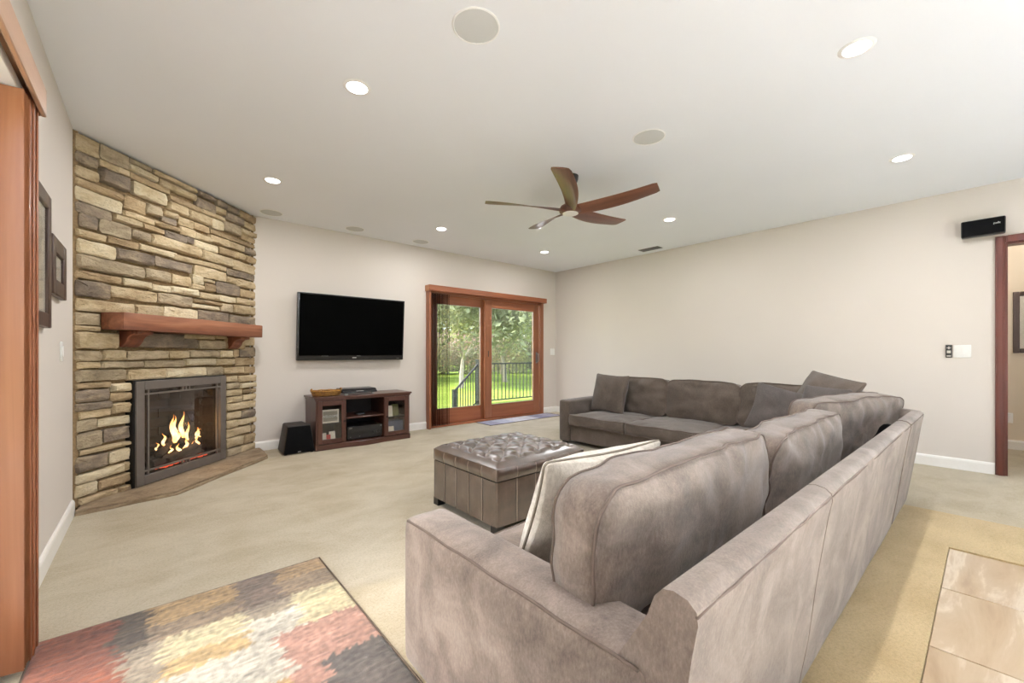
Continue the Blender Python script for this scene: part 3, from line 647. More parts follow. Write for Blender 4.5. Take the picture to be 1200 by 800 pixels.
for a in ((0.80, 0.19, 0.30, 0.24, 0.030, 0.0, 1), (0.91, 0.21, 0.31, 0.24, 0.027, 0.02, 2), (0.97, 0.20, 0.26, 0.19, 0.020, 0.0, 3), (0.73, 0.20, 0.28, 0.11, 0.018, -0.02, 4), (1.05, 0.18, 0.26, 0.12, 0.014, 0.02, 5), (0.86, 0.13, 0.22, 0.10, 0.018, 0.03, 6), (0.78, 0.12, 0.20, 0.08, 0.020, 0.0, 7), (0.99, 0.12, 0.23, 0.08, 0.015, 0.0, 8), (1.10, 0.2, 0.28, 0.08, 0.01, 0.01, 9), (0.66, 0.2, 0.25, 0.07, 0.012, -0.01, 10), (0.85, 0.2, 0.28, 0.12, 0.03, 0.0, 11), (0.70, 0.12, 0.22, 0.06, 0.012, 0.01, 12), (0.93, 0.11, 0.2, 0.07, 0.014, 0.0, 13), (0.83, 0.1, 0.19, 0.05, 0.016, 0.02, 14), (0.88, 0.24, 0.36, 0.16, 0.02, -0.01, 15), (1.02, 0.15, 0.3, 0.09, 0.012, 0.01, 16)): flame(a[0]+SH, a[1]-0.05, *a[2:])
fl = bpy.data.lights.new('fire_glow', 'POINT'); fl.energy = 2.5; fl.shadow_soft_size = 0.06; fl.color = (1.0, 0.55, 0.22)
flo = bpy.data.objects.new('fire_glow', fl); COL.objects.link(flo); flo.parent = gi; flo.location = (0.98, 0.10, 0.42)
# ------------------------------------------------------------------ soft furnishing helpers
def outline(w, h, rc, bow, n=80):
    """rounded rectangle in x,z whose sides swell (bow > 0) or pull in (bow < 0)"""
    pts = []; na = 6
    for side in range(4):
        L, D = (w, h) if side % 2 == 0 else (h, w)
        m = max(6, int((n - 4*na)/2*L/(w+h)))
        loc = []
        for k in range(m+1):
            a = -(L/2-rc) + (L-2*rc)*k/m; loc.append((a, D/2 + bow*(1-(2*a/L)**2)))
        b0 = bow*(1-(2*(L/2-rc)/L)**2); b1 = bow*(1-(2*(D/2-rc)/D)**2)
        for k in range(1, na):
            t_ = math.pi/2*k/na; f = k/na
            loc.append((L/2-rc + (rc+b1*f)*math.sin(t_), D/2-rc + (rc+b0*(1-f))*math.cos(t_)))
        for a, o in loc: pts.append([(a, -o), (o, a), (-a, o), (-o, -a)][side])
    return pts

def soft(name, w, h, T, bulge, mat, parent, loc, rot, rc=0.05, bow=0.012, pipe=None, seed=0, wr=0.008, knife=False, pipe_r=0.0045, sag=0.0, n=160, crease=0.0):
    """box cushion (two welted edges) or, with knife=True, a knife-edge pillow (one welted seam)"""
    out = outline(w, h, rc, bow, n); n = len(out); rings = []
    sc = [0.1, 0.22, 0.34, 0.46, 0.57, 0.67, 0.76, 0.84, 0.90, 0.95, 0.985, 1.0]
    def yprof(x, z):
        a = min(1.0, abs(2*x/w)); b = min(1.0, abs(2*z/h)); pw = 2.2 if knife else 3.0
        return T/2 + bulge*max(0.0, (1-a**pw)*(1-b**pw))**(0.62 if knife else 0.7)
    for s in sc: rings.append([(x*s, -yprof(x*s, z*s), z*s) for x, z in out])
    if not knife:
        for f in (0.33, -0.33): rings.append([(x*1.012, -T/2*f, z*1.012) for x, z in out])
    for s in reversed(sc): rings.append([(x*s, yprof(x*s, z*s), z*s) for x, z in out])
    def warp(p):
        x, y, z = p; q = Vector((x*4.2+seed*7.3, y*4.2, z*4.2)); r = Vector((x*11+seed*3.1, y*11, z*11-seed))
        d = noise.noise(q)*wr*1.6 + noise.noise(r)*wr
        e = noise.noise(Vector((x*5+seed, seed*2.0, z*14+x*3)))*crease*0.35
        if not knife:
            ed = min(w/2-abs(x), h/2-abs(z)); d += 0.0045*noise.noise(Vector((x*26+seed, z*26, seed)))*math.exp(-max(0, ed)/0.06)*(1 if ed > 0.004 else 0)
        edge = min(1.0, (1-max(abs(x)/(w/2+1e-6), abs(z)/(h/2+1e-6)))*5+0.15) if knife else 1.0
        return (x + noise.noise(q+Vector((9, 0, 0)))*wr*0.9, y + math.copysign(1, y)*(d-e)*max(0.1, edge), z + noise.noise(q+Vector((0, 9, 0)))*wr*0.9 - sag*(1-(2*x/w)**2)*(z/h+0.5))
    vs = [(0, -yprof(0, 0), 0)] + [p for r in rings for p in r] + [(0, yprof(0, 0), 0)]
    vs = [warp(p) for p in vs]; m = len(rings); last = len(vs)-1
    fs = [(0, 1+(k+1) % n, 1+k) for k in range(n)]
    for r in range(m-1): fs += [(1+r*n+k, 1+r*n+(k+1) % n, 1+(r+1)*n+(k+1) % n, 1+(r+1)*n+k) for k in range(n)]
    fs += [(last, 1+(m-1)*n+k, 1+(m-1)*n+(k+1) % n) for k in range(n)]
    o = MB().add(vs, fs).build(name, mat, parent, smooth=180)
    o.location = loc; o.rotation_euler = rot
    if pipe is not None:
        for i in ((len(sc)-1, m-len(sc)) if not knife else (len(sc)-1,)):
            path = [vs[1+i*n+k] for k in range(n)]
            if knife: path = [(x, 0, z) for x, y, z in path]
            MB().tube(path, pipe_r, 6, closed=True).build('piping', pipe, o, smooth=180)
    return o

def rbox(name, x0, x1, y0, y1, z0, z1, r, mat, parent, org=(0, 0, 0), segs=3, puff=0.0, seed=0):
    """upholstered block: rounded edges, faces a little full"""
    bm = bmesh.new(); bmesh.ops.create_cube(bm, size=1.0)
    cx, cy, cz = (x0+x1)/2-org[0], (y0+y1)/2-org[1], (z0+z1)/2-org[2]
    bmesh.ops.scale(bm, vec=(x1-x0, y1-y0, z1-z0), verts=bm.verts[:])
    bmesh.ops.subdivide_edges(bm, edges=bm.edges[:], cuts=7, use_grid_fill=True)
    hx, hy_, hz = (x1-x0)/2, (y1-y0)/2, (z1-z0)/2
    for v in bm.verts:
        for ax, hh in ((0, hx), (1, hy_), (2, hz)):
            i = round((v.co[ax]/hh + 1)*4)
            if i in (1, 7): v.co[ax] = math.copysign(hh - 0.55*r, v.co[ax])
            elif i in (2, 6): v.co[ax] = math.copysign(hh - 1.3*r, v.co[ax])
            elif i in (3, 5): v.co[ax] = math.copysign((hh - 1.3*r)*0.5, v.co[ax])
        c = v.co; inner = Vector((max(-hx+r, min(hx-r, c.x)), max(-hy_+r, min(hy_-r, c.y)), max(-hz+r, min(hz-r, c.z))))
        # squeeze the outermost band so that rounding has vertices to work with
        d = c - inner
        if d.length > 1e-9:
            k = max(abs(d.x), abs(d.y), abs(d.z)); d = d.normalized()*k
            c2 = inner + d
        else: c2 = c
        f = (1-(c.x/hx)**2), (1-(c.y/hy_)**2), (1-(c.z/hz)**2)
        nz = noise.noise((c.x*3+seed, c.y*3, c.z*3))*0.006*(1 if puff else 0)
        pf = Vector((math.copysign(f[1]*f[2], c.x) if abs(c.x) > hx-1e-4 else 0, math.copysign(f[0]*f[2], c.y) if abs(c.y) > hy_-1e-4 else 0, math.copysign(f[0]*f[1], c.z) if abs(c.z) > hz-1e-4 else 0))
        v.co = c2 + pf*(puff) + pf*nz + Vector((cx, cy, cz))
    me = bpy.data.meshes.new(name); bm.to_mesh(me); bm.free()
    o = link(name, me, mat, parent, 180)
    md = o.modifiers.new('round', 'SUBSURF'); md.levels = 1; md.render_levels = 1
    return o

# ------------------------------------------------------------------ sectional sofa
SO = (0.66, 0.40, 0.0)
sofa = empty('sectional_sofa', SO, label='large taupe fabric sectional sofa wrapping round the corner of the seating area', cat='sofa')
def sweep(name, path, prof, mat, parent, closed_ends=True, bevel=0.012, sub=10):
    path = [Vector((p[0]-SO[0], p[1]-SO[1])) for p in path]; n = len(prof); vs = []
    fine = []
    for i in range(len(path)-1):
        for k in range(sub if i < len(path)-1 else 1): fine.append((path[i].lerp(path[i+1], k/sub), i, k))
    fine.append((path[-1], len(path)-2, 0))
    for idx, (p, i, k) in enumerate(fine):
        t = (path[i+1]-path[i]).normalized(); nr = Vector((t.y, -t.x)); s = 1.0
        if k == 0 and 0 < i and idx < len(fine)-1:
            t0 = (path[i]-path[i-1]).normalized(); n0 = Vector((t0.y, -t0.x)); b = (nr+n0).normalized(); s = 1/max(0.3, b.dot(nr)); nr = b
        for d, z in prof:
            w_ = 0.004*noise.noise((p.x*2.2, p.y*2.2, z*3)); vs.append((p.x+nr.x*(d+w_)*s, p.y+nr.y*(d+w_)*s, z + (w_ if z > 0.5 else 0)))
    m = len(fine)
    fs = [(i*n+k, i*n+(k+1) % n, (i+1)*n+(k+1) % n, (i+1)*n+k) for i in range(m-1) for k in range(n)] + [tuple(range(n)), tuple((m-1)*n+k for k in range(n-1, -1, -1))]
    return MB().add(vs, fs).build(name, mat, parent, smooth=35)
PROF = [(0.0, 0.04), (0.025, 0.2), (0.05, 0.4), (0.078, 0.60), (0.088, 0.655), (0.086, 0.676), (0.070, 0.690), (0.045, 0.695), (0.025, 0.690), (0.010, 0.672), (-0.005, 0.63), (-0.07, 0.52), (-0.15, 0.36), (-0.15, 0.04)]
def lean(path): return [(p[0], p[1]) for p in path]
sweep('back_frame', [(0.672, 0.40), (1.546, 0.40)], PROF, M['sofa'], sofa)
sweep('back_frame', [(1.554, 0.40), (3.425, 0.40)], PROF, M['sofa'], sofa)
sweep('back_frame', [(3.475, 0.40), (4.15, 0.40), (4.85, 1.10), (4.85, 1.30)], PROF, M['sofa'], sofa)
sweep('back_frame', [(4.85, 1.32), (4.85, 3.49)], PROF, M['sofa_dark'], sofa)
def so(p): return (p[0]-SO[0], p[1]-SO[1], p[2]-SO[2])
for a, b in ((0.672, 1.546), (1.554, 3.425), (3.475, 4.17)):
    MB().tube([so((a+(b-a)*k/12, 0.314+0.002*math.sin(k*2.1), 0.668)) for k in range(13)], 0.003, 6).build('piping', M['piping'], sofa, smooth=180)
# dark joint strip between the modules
sweep('module_joint', [(3.426, 0.46), (3.474, 0.46)], [(d-0.004, z-0.03) for d, z in PROF], M['black_cloth'], sofa, sub=1)
# arms
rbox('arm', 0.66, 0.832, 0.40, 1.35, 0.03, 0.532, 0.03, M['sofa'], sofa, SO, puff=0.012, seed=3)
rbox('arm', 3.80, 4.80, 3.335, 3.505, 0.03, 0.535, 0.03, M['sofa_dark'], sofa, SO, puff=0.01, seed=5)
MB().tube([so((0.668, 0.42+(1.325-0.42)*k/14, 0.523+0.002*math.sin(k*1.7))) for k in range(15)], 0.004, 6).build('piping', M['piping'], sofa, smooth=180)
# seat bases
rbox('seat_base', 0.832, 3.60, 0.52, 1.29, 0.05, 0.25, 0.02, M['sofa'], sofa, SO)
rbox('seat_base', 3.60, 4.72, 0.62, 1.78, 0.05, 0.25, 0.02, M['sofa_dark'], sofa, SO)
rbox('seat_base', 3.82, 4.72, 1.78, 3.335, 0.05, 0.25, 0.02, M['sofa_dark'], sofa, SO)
for x, y in ((0.72, 0.46), (0.72, 1.29), (3.86, 3.45), (3.88, 1.9), (4.2, 0.55), (1.55, 0.45)):
    MB().box(x-SO[0]-0.025, x-SO[0]+0.025, y-SO[1]-0.025, y-SO[1]+0.025, 0, 0.055).build('foot', M['black_plastic'], sofa)
# seat cushions (lying: thickness upright)
def seat(x0, x1, y0, y1, mat, seed):
    soft('seat_cushion', x1-x0, y1-y0, 0.11, 0.03, mat, sofa, so(((x0+x1)/2, (y0+y1)/2, 0.305)), (R(90), 0, 0), rc=0.04, bow=0.004, pipe=M['piping'], seed=seed, wr=0.006)
seat(0.838, 1.95, 0.55, 1.33, M['sofa'], 1); seat(1.955, 3.07, 0.55, 1.33, M['sofa'], 2); seat(3.075, 3.80, 0.55, 1.33, M['sofa'], 3)
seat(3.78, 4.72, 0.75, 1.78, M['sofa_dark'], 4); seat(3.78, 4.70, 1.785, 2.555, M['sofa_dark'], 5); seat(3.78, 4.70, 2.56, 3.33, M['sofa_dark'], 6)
# back cushions
def back(cx, cy, w, h, mat, th, seed, tilt=8, zb=0.375, T=0.13, wr=0.013, roll=0, bulge=0.045):
    soft('back_cushion', w, h, T, bulge, mat, sofa, so((cx, cy, zb+h/2)), (R(-tilt), R(roll), R(th)), rc=0.07, bow=0.014, pipe=M['piping'], seed=seed, wr=wr, crease=0.02)
back(1.29, 0.64, 1.07, 0.345, M['sofa'], 180, 11, tilt=4, zb=0.445)
back(2.39, 0.63, 1.11, 0.37, M['sofa'], 180, 12, tilt=5, zb=0.40)
back(3.66, 0.66, 1.24, 0.42, M['sofa'], 167, 13, tilt=8)
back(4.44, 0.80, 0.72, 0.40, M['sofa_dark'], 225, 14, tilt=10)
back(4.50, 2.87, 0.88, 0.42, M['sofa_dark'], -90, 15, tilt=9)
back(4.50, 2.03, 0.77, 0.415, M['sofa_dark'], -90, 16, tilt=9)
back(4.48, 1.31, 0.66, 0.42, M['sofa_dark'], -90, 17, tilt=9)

# loose pillows on the sofa
def pillow(w, h, mat, loc, rot, seed, label, pipe, bulge=0.075, bow=-0.02):
    o = soft('throw_pillow', w, h, 0.012, bulge, mat, None, loc, rot, rc=0.02, bow=bow, pipe=pipe, seed=seed, wr=0.008, knife=True, pipe_r=0.005)
    return tag(o, label, 'pillow', 'loose pillows on the sectional')
pillow(0.66, 0.40, M['pillow_linen'], (1.20, 0.925, 0.575), (R(-17), R(-2), R(180)), 21, 'pale oatmeal woven pillow leaning on the nearest sofa back cushion', M['pillow_pipe'], 0.09, -0.012)
pillow(0.48, 0.47, M['sofa_dark'], (4.25, 3.07, 0.615), (R(-14), R(2), R(-90)), 22, 'square dark taupe pillow at the far sofa arm', M['piping'])
pillow(0.43, 0.43, M['pillow_char'], (4.10, 1.20, 0.60), (R(-24), R(14), R(-78)), 23, 'charcoal square pillow slanting in front of the sofa corner', M['pillow_char'])
pillow(0.47, 0.36, M['sofa_dark'], (4.30, 0.91, 0.76), (R(-34), R(10), R(-118)), 24, 'dark taupe pillow perched highest on the sofa corner cushions', M['piping'])
pillow(0.32, 0.32, M['pillow_char'], (3.96, 0.86, 0.69), (R(-25), R(4), R(-100)), 25, 'small grey pillow tucked below the highest corner pillow', M['pillow_char'])

# ------------------------------------------------------------------ tufted storage ottoman
OX0, OX1, OY0, OY1 = 1.56, 2.37, 1.94, 2.68
ot = empty('storage_ottoman', (OX0, OY0, 0), label='square brown leather storage ottoman with button tufted lid', cat='ottoman')
ow, od = OX1-OX0, OY1-OY0
MB().box(0.012, ow-0.012, 0.012, od-0.012, 0.055, 0.315).build('inner_box', M['black_gap'], ot)
np_ = 5
for i in range(np_):
    for (ax, flip) in (('x', 0), ('x', 1), ('y', 0), ('y', 1)):
        L = (ow if ax == 'x' else od)/np_
        def fn(u, v, L=L, ax=ax, flip=flip, i=i):
            e = min(u, 1-u); d = 0.006*(1-(1-min(1, e/0.08))**2) - 0.006
            a = i*L + u*L; z = 0.05 + v*0.272
            if ax == 'x': return (a, (od - (-d) if flip else -d), z)
            return ((ow + d if flip else -d), a, z)
        MB().grid(fn, 14, 1).build('side_panel', M['leather'], ot, smooth=60, fix=False)
for i in range(1, np_):
    for (x, y) in ((i*ow/np_, -0.001), (i*ow/np_, od+0.001), (-0.001, i*od/np_), (ow+0.001, i*od/np_)):
        s = MB().box(x-0.0022, x+0.0022, y-0.0022, y+0.0022, 0.052, 0.322).build('seam', M['stitch'], ot)
for x, y in ((0.03, 0.03), (ow-0.03, 0.03), (0.03, od-0.03), (ow-0.03, od-0.03)):
    MB().box(x-0.03, x+0.03, y-0.03, y+0.03, 0, 0.052).build('foot', M['black_plastic'], ot)
bt = [(0.16+0.163*i, 0.14+0.155*j) for i in range(4) for j in range(4)]
def lid_h(x, y):
    e = min(x, ow-x, y, od-y); z = 0.405 + 0.055*(1-max(0, 1-e/0.13)**2)
    dd = sorted(math.hypot(x-a, y-b) for a, b in bt)[0]
    z -= 0.046*math.exp(-(dd/0.036)**2)
    # folds run diagonally between buttons
    fx = ((x-0.16)/0.163 + (y-0.14)/0.155); fy_ = ((x-0.16)/0.163 - (y-0.14)/0.155)
    if 0.05 < x < ow-0.05 and 0.05 < y < od-0.05:
        for f in (fx, fy_):
            r = abs(f-round(f)); z -= 0.014*math.exp(-(r/0.13)**2)
    return z
lid = MB(); N = 84
lid.grid(lambda u, v: (u*ow, v*od, lid_h(u*ow, v*od)), N, N)
def rim(u, side):
    a = u
    return [(a*ow, 0), (ow, a*od), (ow-a*ow, od), (0, od-a*od)][side]
for side in range(4):
    nrm = [(0, -1), (1, 0), (0, 1), (-1, 0)][side]
    def fn(u, v, side=side, nrm=nrm):
        x, y = rim(u, side); zt = lid_h(max(0, min(ow, x)), max(0, min(od, y)))
        g = abs(u*5-round(u*5)); gr = 0.004*math.exp(-(g/0.05)**2)*(1 if 0.05 < u < 0.95 else 0)
        b = 0.012*math.sin(math.pi*min(1, v))*min(1, min(u, 1-u)*20) - gr*(1 if 0.02 < v < 0.98 else 0)
        return (x+nrm[0]*b, y+nrm[1]*b, zt + (0.328-zt)*v)
    lid.grid(fn, 80, 8)
lo = lid.mesh('lid'); bm = bmesh.new(); bm.from_mesh(lo); bmesh.ops.remove_doubles(bm, verts=bm.verts[:], dist=0.0008); bmesh.ops.recalc_face_normals(bm, faces=bm.faces[:]); bm.to_mesh(lo); bm.free()
lid_o = link('lid', lo, M['leather'], ot, 180)
bmesh_btn = None
for x, y in bt:
    if bmesh_btn is None:
        b = MB().lathe([(0.014, -0.004), (0.0135, 0.003), (0.009, 0.007), (0.002, 0.009)], n=14).build('button', M['leather'], lid_o, smooth=60); bmesh_btn = b.data
    else: b = bpy.data.objects.new('button', bmesh_btn); COL.objects.link(b); b.parent = lid_o
    b.location = (x, y, lid_h(x, y)+0.001)
for side in range(4):
    for i in range(1, 5):
        x, y = rim(i/5, side); nrm = [(0, -1), (1, 0), (0, 1), (-1, 0)][side]
        MB().tube([(x+nrm[0]*0.0085*math.sin(math.pi*k/6), y+nrm[1]*0.0085*math.sin(math.pi*k/6), 0.332+0.066*k/6) for k in range(7)], 0.002, 5).build('seam', M['stitch'], lid_o)

# ------------------------------------------------------------------ rugs
def rug(name, x0, x1, y0, y1, step, colour, label, h=0.014, org=None):
    nx, ny = int((x1-x0)/step), int((y1-y0)/step)
    def fn(u, v):
        x, y = x0+u*(x1-x0), y0+v*(y1-y0); e = min(u*(x1-x0), (1-u)*(x1-x0), v*(y1-y0), (1-v)*(y1-y0))
        return (x-x0, y-y0, (h + 0.003*noise.noise((x*60, y*60, 0)))*min(1, e/0.012) + 0.001)
    o = MB().grid(fn, nx, ny).build(name, M['rug'], None, smooth=180, fix=False); o.location = (x0, y0, 0)
    ca = o.data.color_attributes.new('Col', 'FLOAT_COLOR', 'POINT')
    for i, v in enumerate(o.data.vertices): ca.data[i].color = colour(v.co.x+x0, v.co.y+y0)
    tag(o, label, 'rug')
    MB().tube([(0, 0, 0.006), (x1-x0, 0, 0.006), (x1-x0, y1-y0, 0.006), (0, y1-y0, 0.004)], 0.004, 6, closed=True).build('binding', M['rug_edge'], o)
    return o
RC = dict(rust=(132, 78, 56), char=(96, 82, 66), tan=(168, 138, 96), slate=(118, 100, 84), brown=(158, 130, 94), cream=(186, 172, 136), white=(180, 172, 156), pink=(160, 122, 106), ash=(94, 86, 80), taupe=(138, 118, 94), grey=(144, 130, 110), gold=(178, 150, 104))
def near_col(x, y):
    # threads run across x: blocks interlock with ragged ends
    j = 0.05*noise.noise((x*3, y*55, 1.3)) + 0.02*noise.noise((x*9, y*140, 4.0)); k = 0.035*noise.noise((x*70, y*4, 2.0))
    X, Y = x+j, y+k
    if Y > 2.06:
        if X < -0.11: c = 'rust'
        elif X < -0.01: c = 'char'
        elif X < 0.29: c = 'tan' if Y > 2.18 else 'taupe'
        elif X < 0.45: c = 'slate'
        else: c = 'brown' if Y > 2.22 else 'taupe'
    elif Y > 1.80:
        if X < -0.09: c = 'rust'
        elif X < 0.02: c = 'grey'
        elif X < 0.28: c = 'cream' if Y > 1.9 else 'gold'
        elif X < 0.46: c = 'grey' if Y > 1.96 else 'white'
        else: c = 'cream'
    elif Y > 1.55:
        if X < 0.0: c = 'grey'
        elif X < 0.36: c = 'white'
        else: c = 'pink'
    elif Y > 1.2:
        if X < 0.0: c = 'cream'
        elif X < 0.34: c = 'tan'
        elif X < 0.45: c = 'pink'
        else: c = 'ash'
    else:
        c = ['rust', 'tan', 'ash', 'cream'][int((X+1)*3) % 4]
    r, g, b = RC[c]; s = 1 + 0.26*noise.noise((x*10, y*110, 3.0)) + 0.25*noise.noise((x*55, y*55, 8.0)) + 0.15*noise.noise((x*5, y*9, 1.0))
    q = srgb(min(255, r*s), min(255, g*s), min(255, b*s)); return q
rug('patchwork_rug', -0.335, 0.675, 0.75, 2.36, 0.009, near_col, 'patchwork rug of rust tan pink and charcoal blocks near the side door')
def far_col(x, y):
    i = int((x-3.88)/0.27); jx = int((y-4.99)/0.18); k = (i*3+jx*5) % 5
    r, g, b = [(150, 146, 166), (206, 204, 212), (118, 112, 138), (176, 178, 196), (196, 192, 196)][k]
    s = 1 + 0.1*noise.noise((x*20, y*20, 0)); return srgb(r*s, g*s, min(255, b*s))
rug('door_mat', 3.90, 5.52, 5.0, 5.385, 0.02, far_col, 'thin lavender and white block patterned mat before the far sliding door', 0.008)
def text_mesh(cu):
    tmp = bpy.data.objects.new('lettering_source', cu); COL.objects.link(tmp)
    dg = bpy.context.evaluated_depsgraph_get(); me = bpy.data.meshes.new_from_object(tmp.evaluated_get(dg))
    bpy.data.objects.remove(tmp); me.name = 'lettering'
    o = bpy.data.objects.new('lettering', me); COL.objects.link(o); return o
# ------------------------------------------------------------------ television
tv = empty('television', (1.955, 5.345, 1.425), label='large flat black television tilted down on the far wall', cat='television'); tv.rotation_euler = (R(4), 0, 0)
MB().box(-0.675, 0.675, -0.02, 0.035, -0.405, 0.405).build('housing', M['gloss_black'], tv, bevel=0.006)
MB().box(-0.655, 0.655, -0.0235, -0.02, -0.345, 0.390).build('screen', M['black_screen'], tv)
MB().box(-0.025, 0.025, -0.0225, -0.02, -0.378, -0.368).build('badge', M['silver'], tv)
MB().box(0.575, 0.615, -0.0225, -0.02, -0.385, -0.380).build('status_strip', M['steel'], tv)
MB().box(-0.40, -0.32, -0.0235, -0.02, -0.352, -0.348).build('grey_strip', M['steel'], tv); MB().box(0.03, 0.08, -0.0235, -0.02, -0.352, -0.348).build('grey_strip', M['steel'], tv)  # short grey strips along the lower screen edge
MB().box(-0.25, 0.25, 0.035, 0.06, -0.2, 0.2).build('wall_bracket', M['black_plastic'], tv)

# ------------------------------------------------------------------ media stand
ST = (1.385, 4.97, 0)
st = empty('media_stand', ST, label='dark cherry media stand with glass doors under the television', cat='cabinet')
SW, SD = 1.145, 0.42
def bowfront(x0, x1, y, b, n=10): return [(x0+(x1-x0)*k/n, y - b*math.sin(math.pi*k/n)) for k in range(n+1)]
C0, C1 = 0.335, 0.80
front = [(-0.02, -0.015), (C0, -0.015)] + bowfront(C0, C1, -0.015, 0.035)[1:-1] + [(C1, -0.015), (SW+0.03, -0.015)]
MB().prism(front + [(SW+0.03, SD), (-0.02, SD)], 0.585, 0.607).build('top', M['stand'], st, bevel=0.004, segs=1)
front2 = [(-0.008, -0.004), (C0, -0.004)] + bowfront(C0, C1, -0.004, 0.033)[1:-1] + [(C1, -0.004), (SW+0.012, -0.004)]
MB().prism(front2 + [(SW+0.012, SD-0.01), (-0.008, SD-0.01)], 0.565, 0.585).build('cornice', M['stand'], st)
MB().prism([(-0.008, -0.01), (C0, -0.01)] + bowfront(C0, C1, -0.01, 0.033)[1:-1] + [(C1, -0.01), (SW+0.012, -0.01), (SW+0.012, SD-0.01), (-0.008, SD-0.01)], 0.0, 0.065).build('plinth', M['stand'], st, bevel=0.006, segs=1)
for x0, x1 in ((0, 0.02), (SW-0.02, SW)): MB().box(x0, x1, 0.0, SD-0.01, 0.065, 0.565).build('side', M['stand_z'], st)
for x0, x1 in ((C0-0.015, C0), (C1, C1+0.015)): MB().box(x0, x1, 0.0, SD-0.015, 0.065, 0.565).build('divider', M['stand_z'], st)
MB().box(0.02, SW-0.02, SD-0.02, SD-0.01, 0.065, 0.565).build('back_panel', M['stand_in'], st)
MB().prism(bowfront(C0, C1, 0.0, 0.03) + [(C1, SD-0.02), (C0, SD-0.02)], 0.335, 0.353).build('shelf', M['stand'], st, bevel=0.003, segs=1)
for x0, x1 in ((0.02, C0-0.015), (C1+0.015, SW-0.02)): MB().box(x0, x1, 0.05, SD-0.02, 0.285, 0.297).build('shelf', M['stand_in'], st)
for x0, x1, kx in ((0.018, C0-0.005, C0-0.028), (C1+0.005, SW-0.018, C1+0.028)):
    d = empty('door', (0, 0, 0)); d.parent = st
    fr = 0.05
    MB().box(x0, x0+fr, -0.012, 0.006, 0.072, 0.560).build('stile', M['stand_z'], d, bevel=0.004, segs=1); MB().box(x1-fr, x1, -0.012, 0.006, 0.072, 0.560).build('stile', M['stand_z'], d, bevel=0.004, segs=1)
    MB().box(x0+fr, x1-fr, -0.012, 0.006, 0.072, 0.122).build('rail', M['stand'], d, bevel=0.004, segs=1); MB().box(x0+fr, x1-fr, -0.012, 0.006, 0.505, 0.560).build('rail', M['stand'], d, bevel=0.004, segs=1)
    MB().box(x0+fr, x1-fr, -0.002, 0.001, 0.122, 0.505).build('pane', M['cab_glass'], d)
    kb = MB().lathe([(0.004, 0), (0.004, 0.01), (0.011, 0.014), (0.012, 0.02), (0.004, 0.026)], n=14).build('knob', M['stand_in'], d, smooth=50); kb.rotation_euler = (R(90), 0, 0); kb.location = (kx, -0.012, 0.315)

# things in and on the stand
def wpt(x, y, z): return (ST[0]+x, ST[1]+y, z)
av = empty('audio_receiver', wpt(0.355, 0.02, 0.066), label='black audio receiver in the lower bay of the media stand', cat='receiver')
MB().box(0, 0.43, 0, 0.33, 0.012, 0.165).build('case', M['black_plastic'], av, bevel=0.004, segs=1)
MB().box(0.005, 0.425, -0.005, 0.0, 0.10, 0.155).build('display', M['gloss_black'], av)
for x in (0.33, 0.39):
    k = MB().lathe([(0.022, 0), (0.022, 0.014), (0.018, 0.018), (0.004, 0.018)], n=20).build('knob', M['gloss_black'], av, smooth=40); k.rotation_euler = (R(90), 0, 0); k.location = (x, -0.001, 0.075)
MB().box(0.02, 0.055, -0.007, -0.004, 0.142, 0.150).build('badge', M['silver'], av); MB().box(0.405, 0.418, -0.007, -0.004, 0.14, 0.15).build('badge', M['silver'], av)
for x in (0.03, 0.14): MB().box(x, x+0.014, -0.004, 0, 0.035, 0.045).build('button', M['steel'], av)
for x in (0.04, 0.38): MB().box(x, x+0.03, 0.03, 0.06, 0.0, 0.012).build('foot', M['black_plastic'], av)
rc = empty('small_set_box', wpt(0.50, 0.10, 0.354), label='tiny black box lying on the middle shelf of the media stand', cat='box')
MB().box(0, 0.10, 0, 0.08, 0, 0.02).build('case', M['black_plastic'], rc, bevel=0.003, segs=1); MB().box(0.012, 0.088, -0.002, 0, 0.006, 0.014).build('display', M['steel'], rc)
cb = empty('cable_box', wpt(0.32, 0.06, 0.608), label='dark cable box with sloping front on top of the media stand', cat='set-top box')
MB().extrude_yz([(0.0, 0.02), (0.0, 0.035), (0.05, 0.068), (0.25, 0.072), (0.26, 0.02)], 0, 0.42).build('case', M['gloss_black'], cb, bevel=0.008)
MB().box(0.16, 0.25, 0.006, 0.012, 0.036, 0.044).build('badge', M['silver'], cb)
for x in (0.03, 0.36): MB().box(x, x+0.035, 0.02, 0.05, 0, 0.022).build('foot', M['silver'], cb)
bk = empty('wicker_basket', wpt(0.165, 0.17, 0.608), label='shallow honey wicker tray with looped handles on the media stand', cat='basket')
wk = []
for r in range(6):
    f = r/5; a, b = 0.15+0.018*f, 0.10+0.015*f
    MB().tube([(a*math.cos(2*math.pi*k/40), b*math.sin(2*math.pi*k/40), 0.008+0.010*r + 0.0025*math.sin(k*math.pi*2/4 + r*math.pi)) for k in range(40)], 0.0065, 6, closed=True).build('coil', M['wicker' if r % 2 else 'wicker_dark'], bk, smooth=180)
MB().lathe([(0.001, 0.0), (0.13, 0.0), (0.13, 0.006), (0.001, 0.006)], n=24).build('bottom', M['wicker'], bk).scale = (1.1, 0.75, 1)
for sx in (-1, 1):
    MB().tube([(sx*0.165, 0.035*math.cos(math.pi*k/8), 0.055+0.028*math.sin(math.pi*k/8)) for k in range(9)], 0.007, 6).build('handle', M['wicker'], bk, smooth=180)
sg = empty('welcome_sign', wpt(0.07, 0.05, 0.298), label='white framed welcome sign behind the cabinet glass next to the subwoofer', cat='sign')
MB().box(0, 0.20, 0, 0.015, 0, 0.155).build('frame', M['cream'], sg, bevel=0.003, segs=1); MB().box(0.02, 0.18, -0.002, 0, 0.02, 0.135).build('face', M['sign_face'], sg)
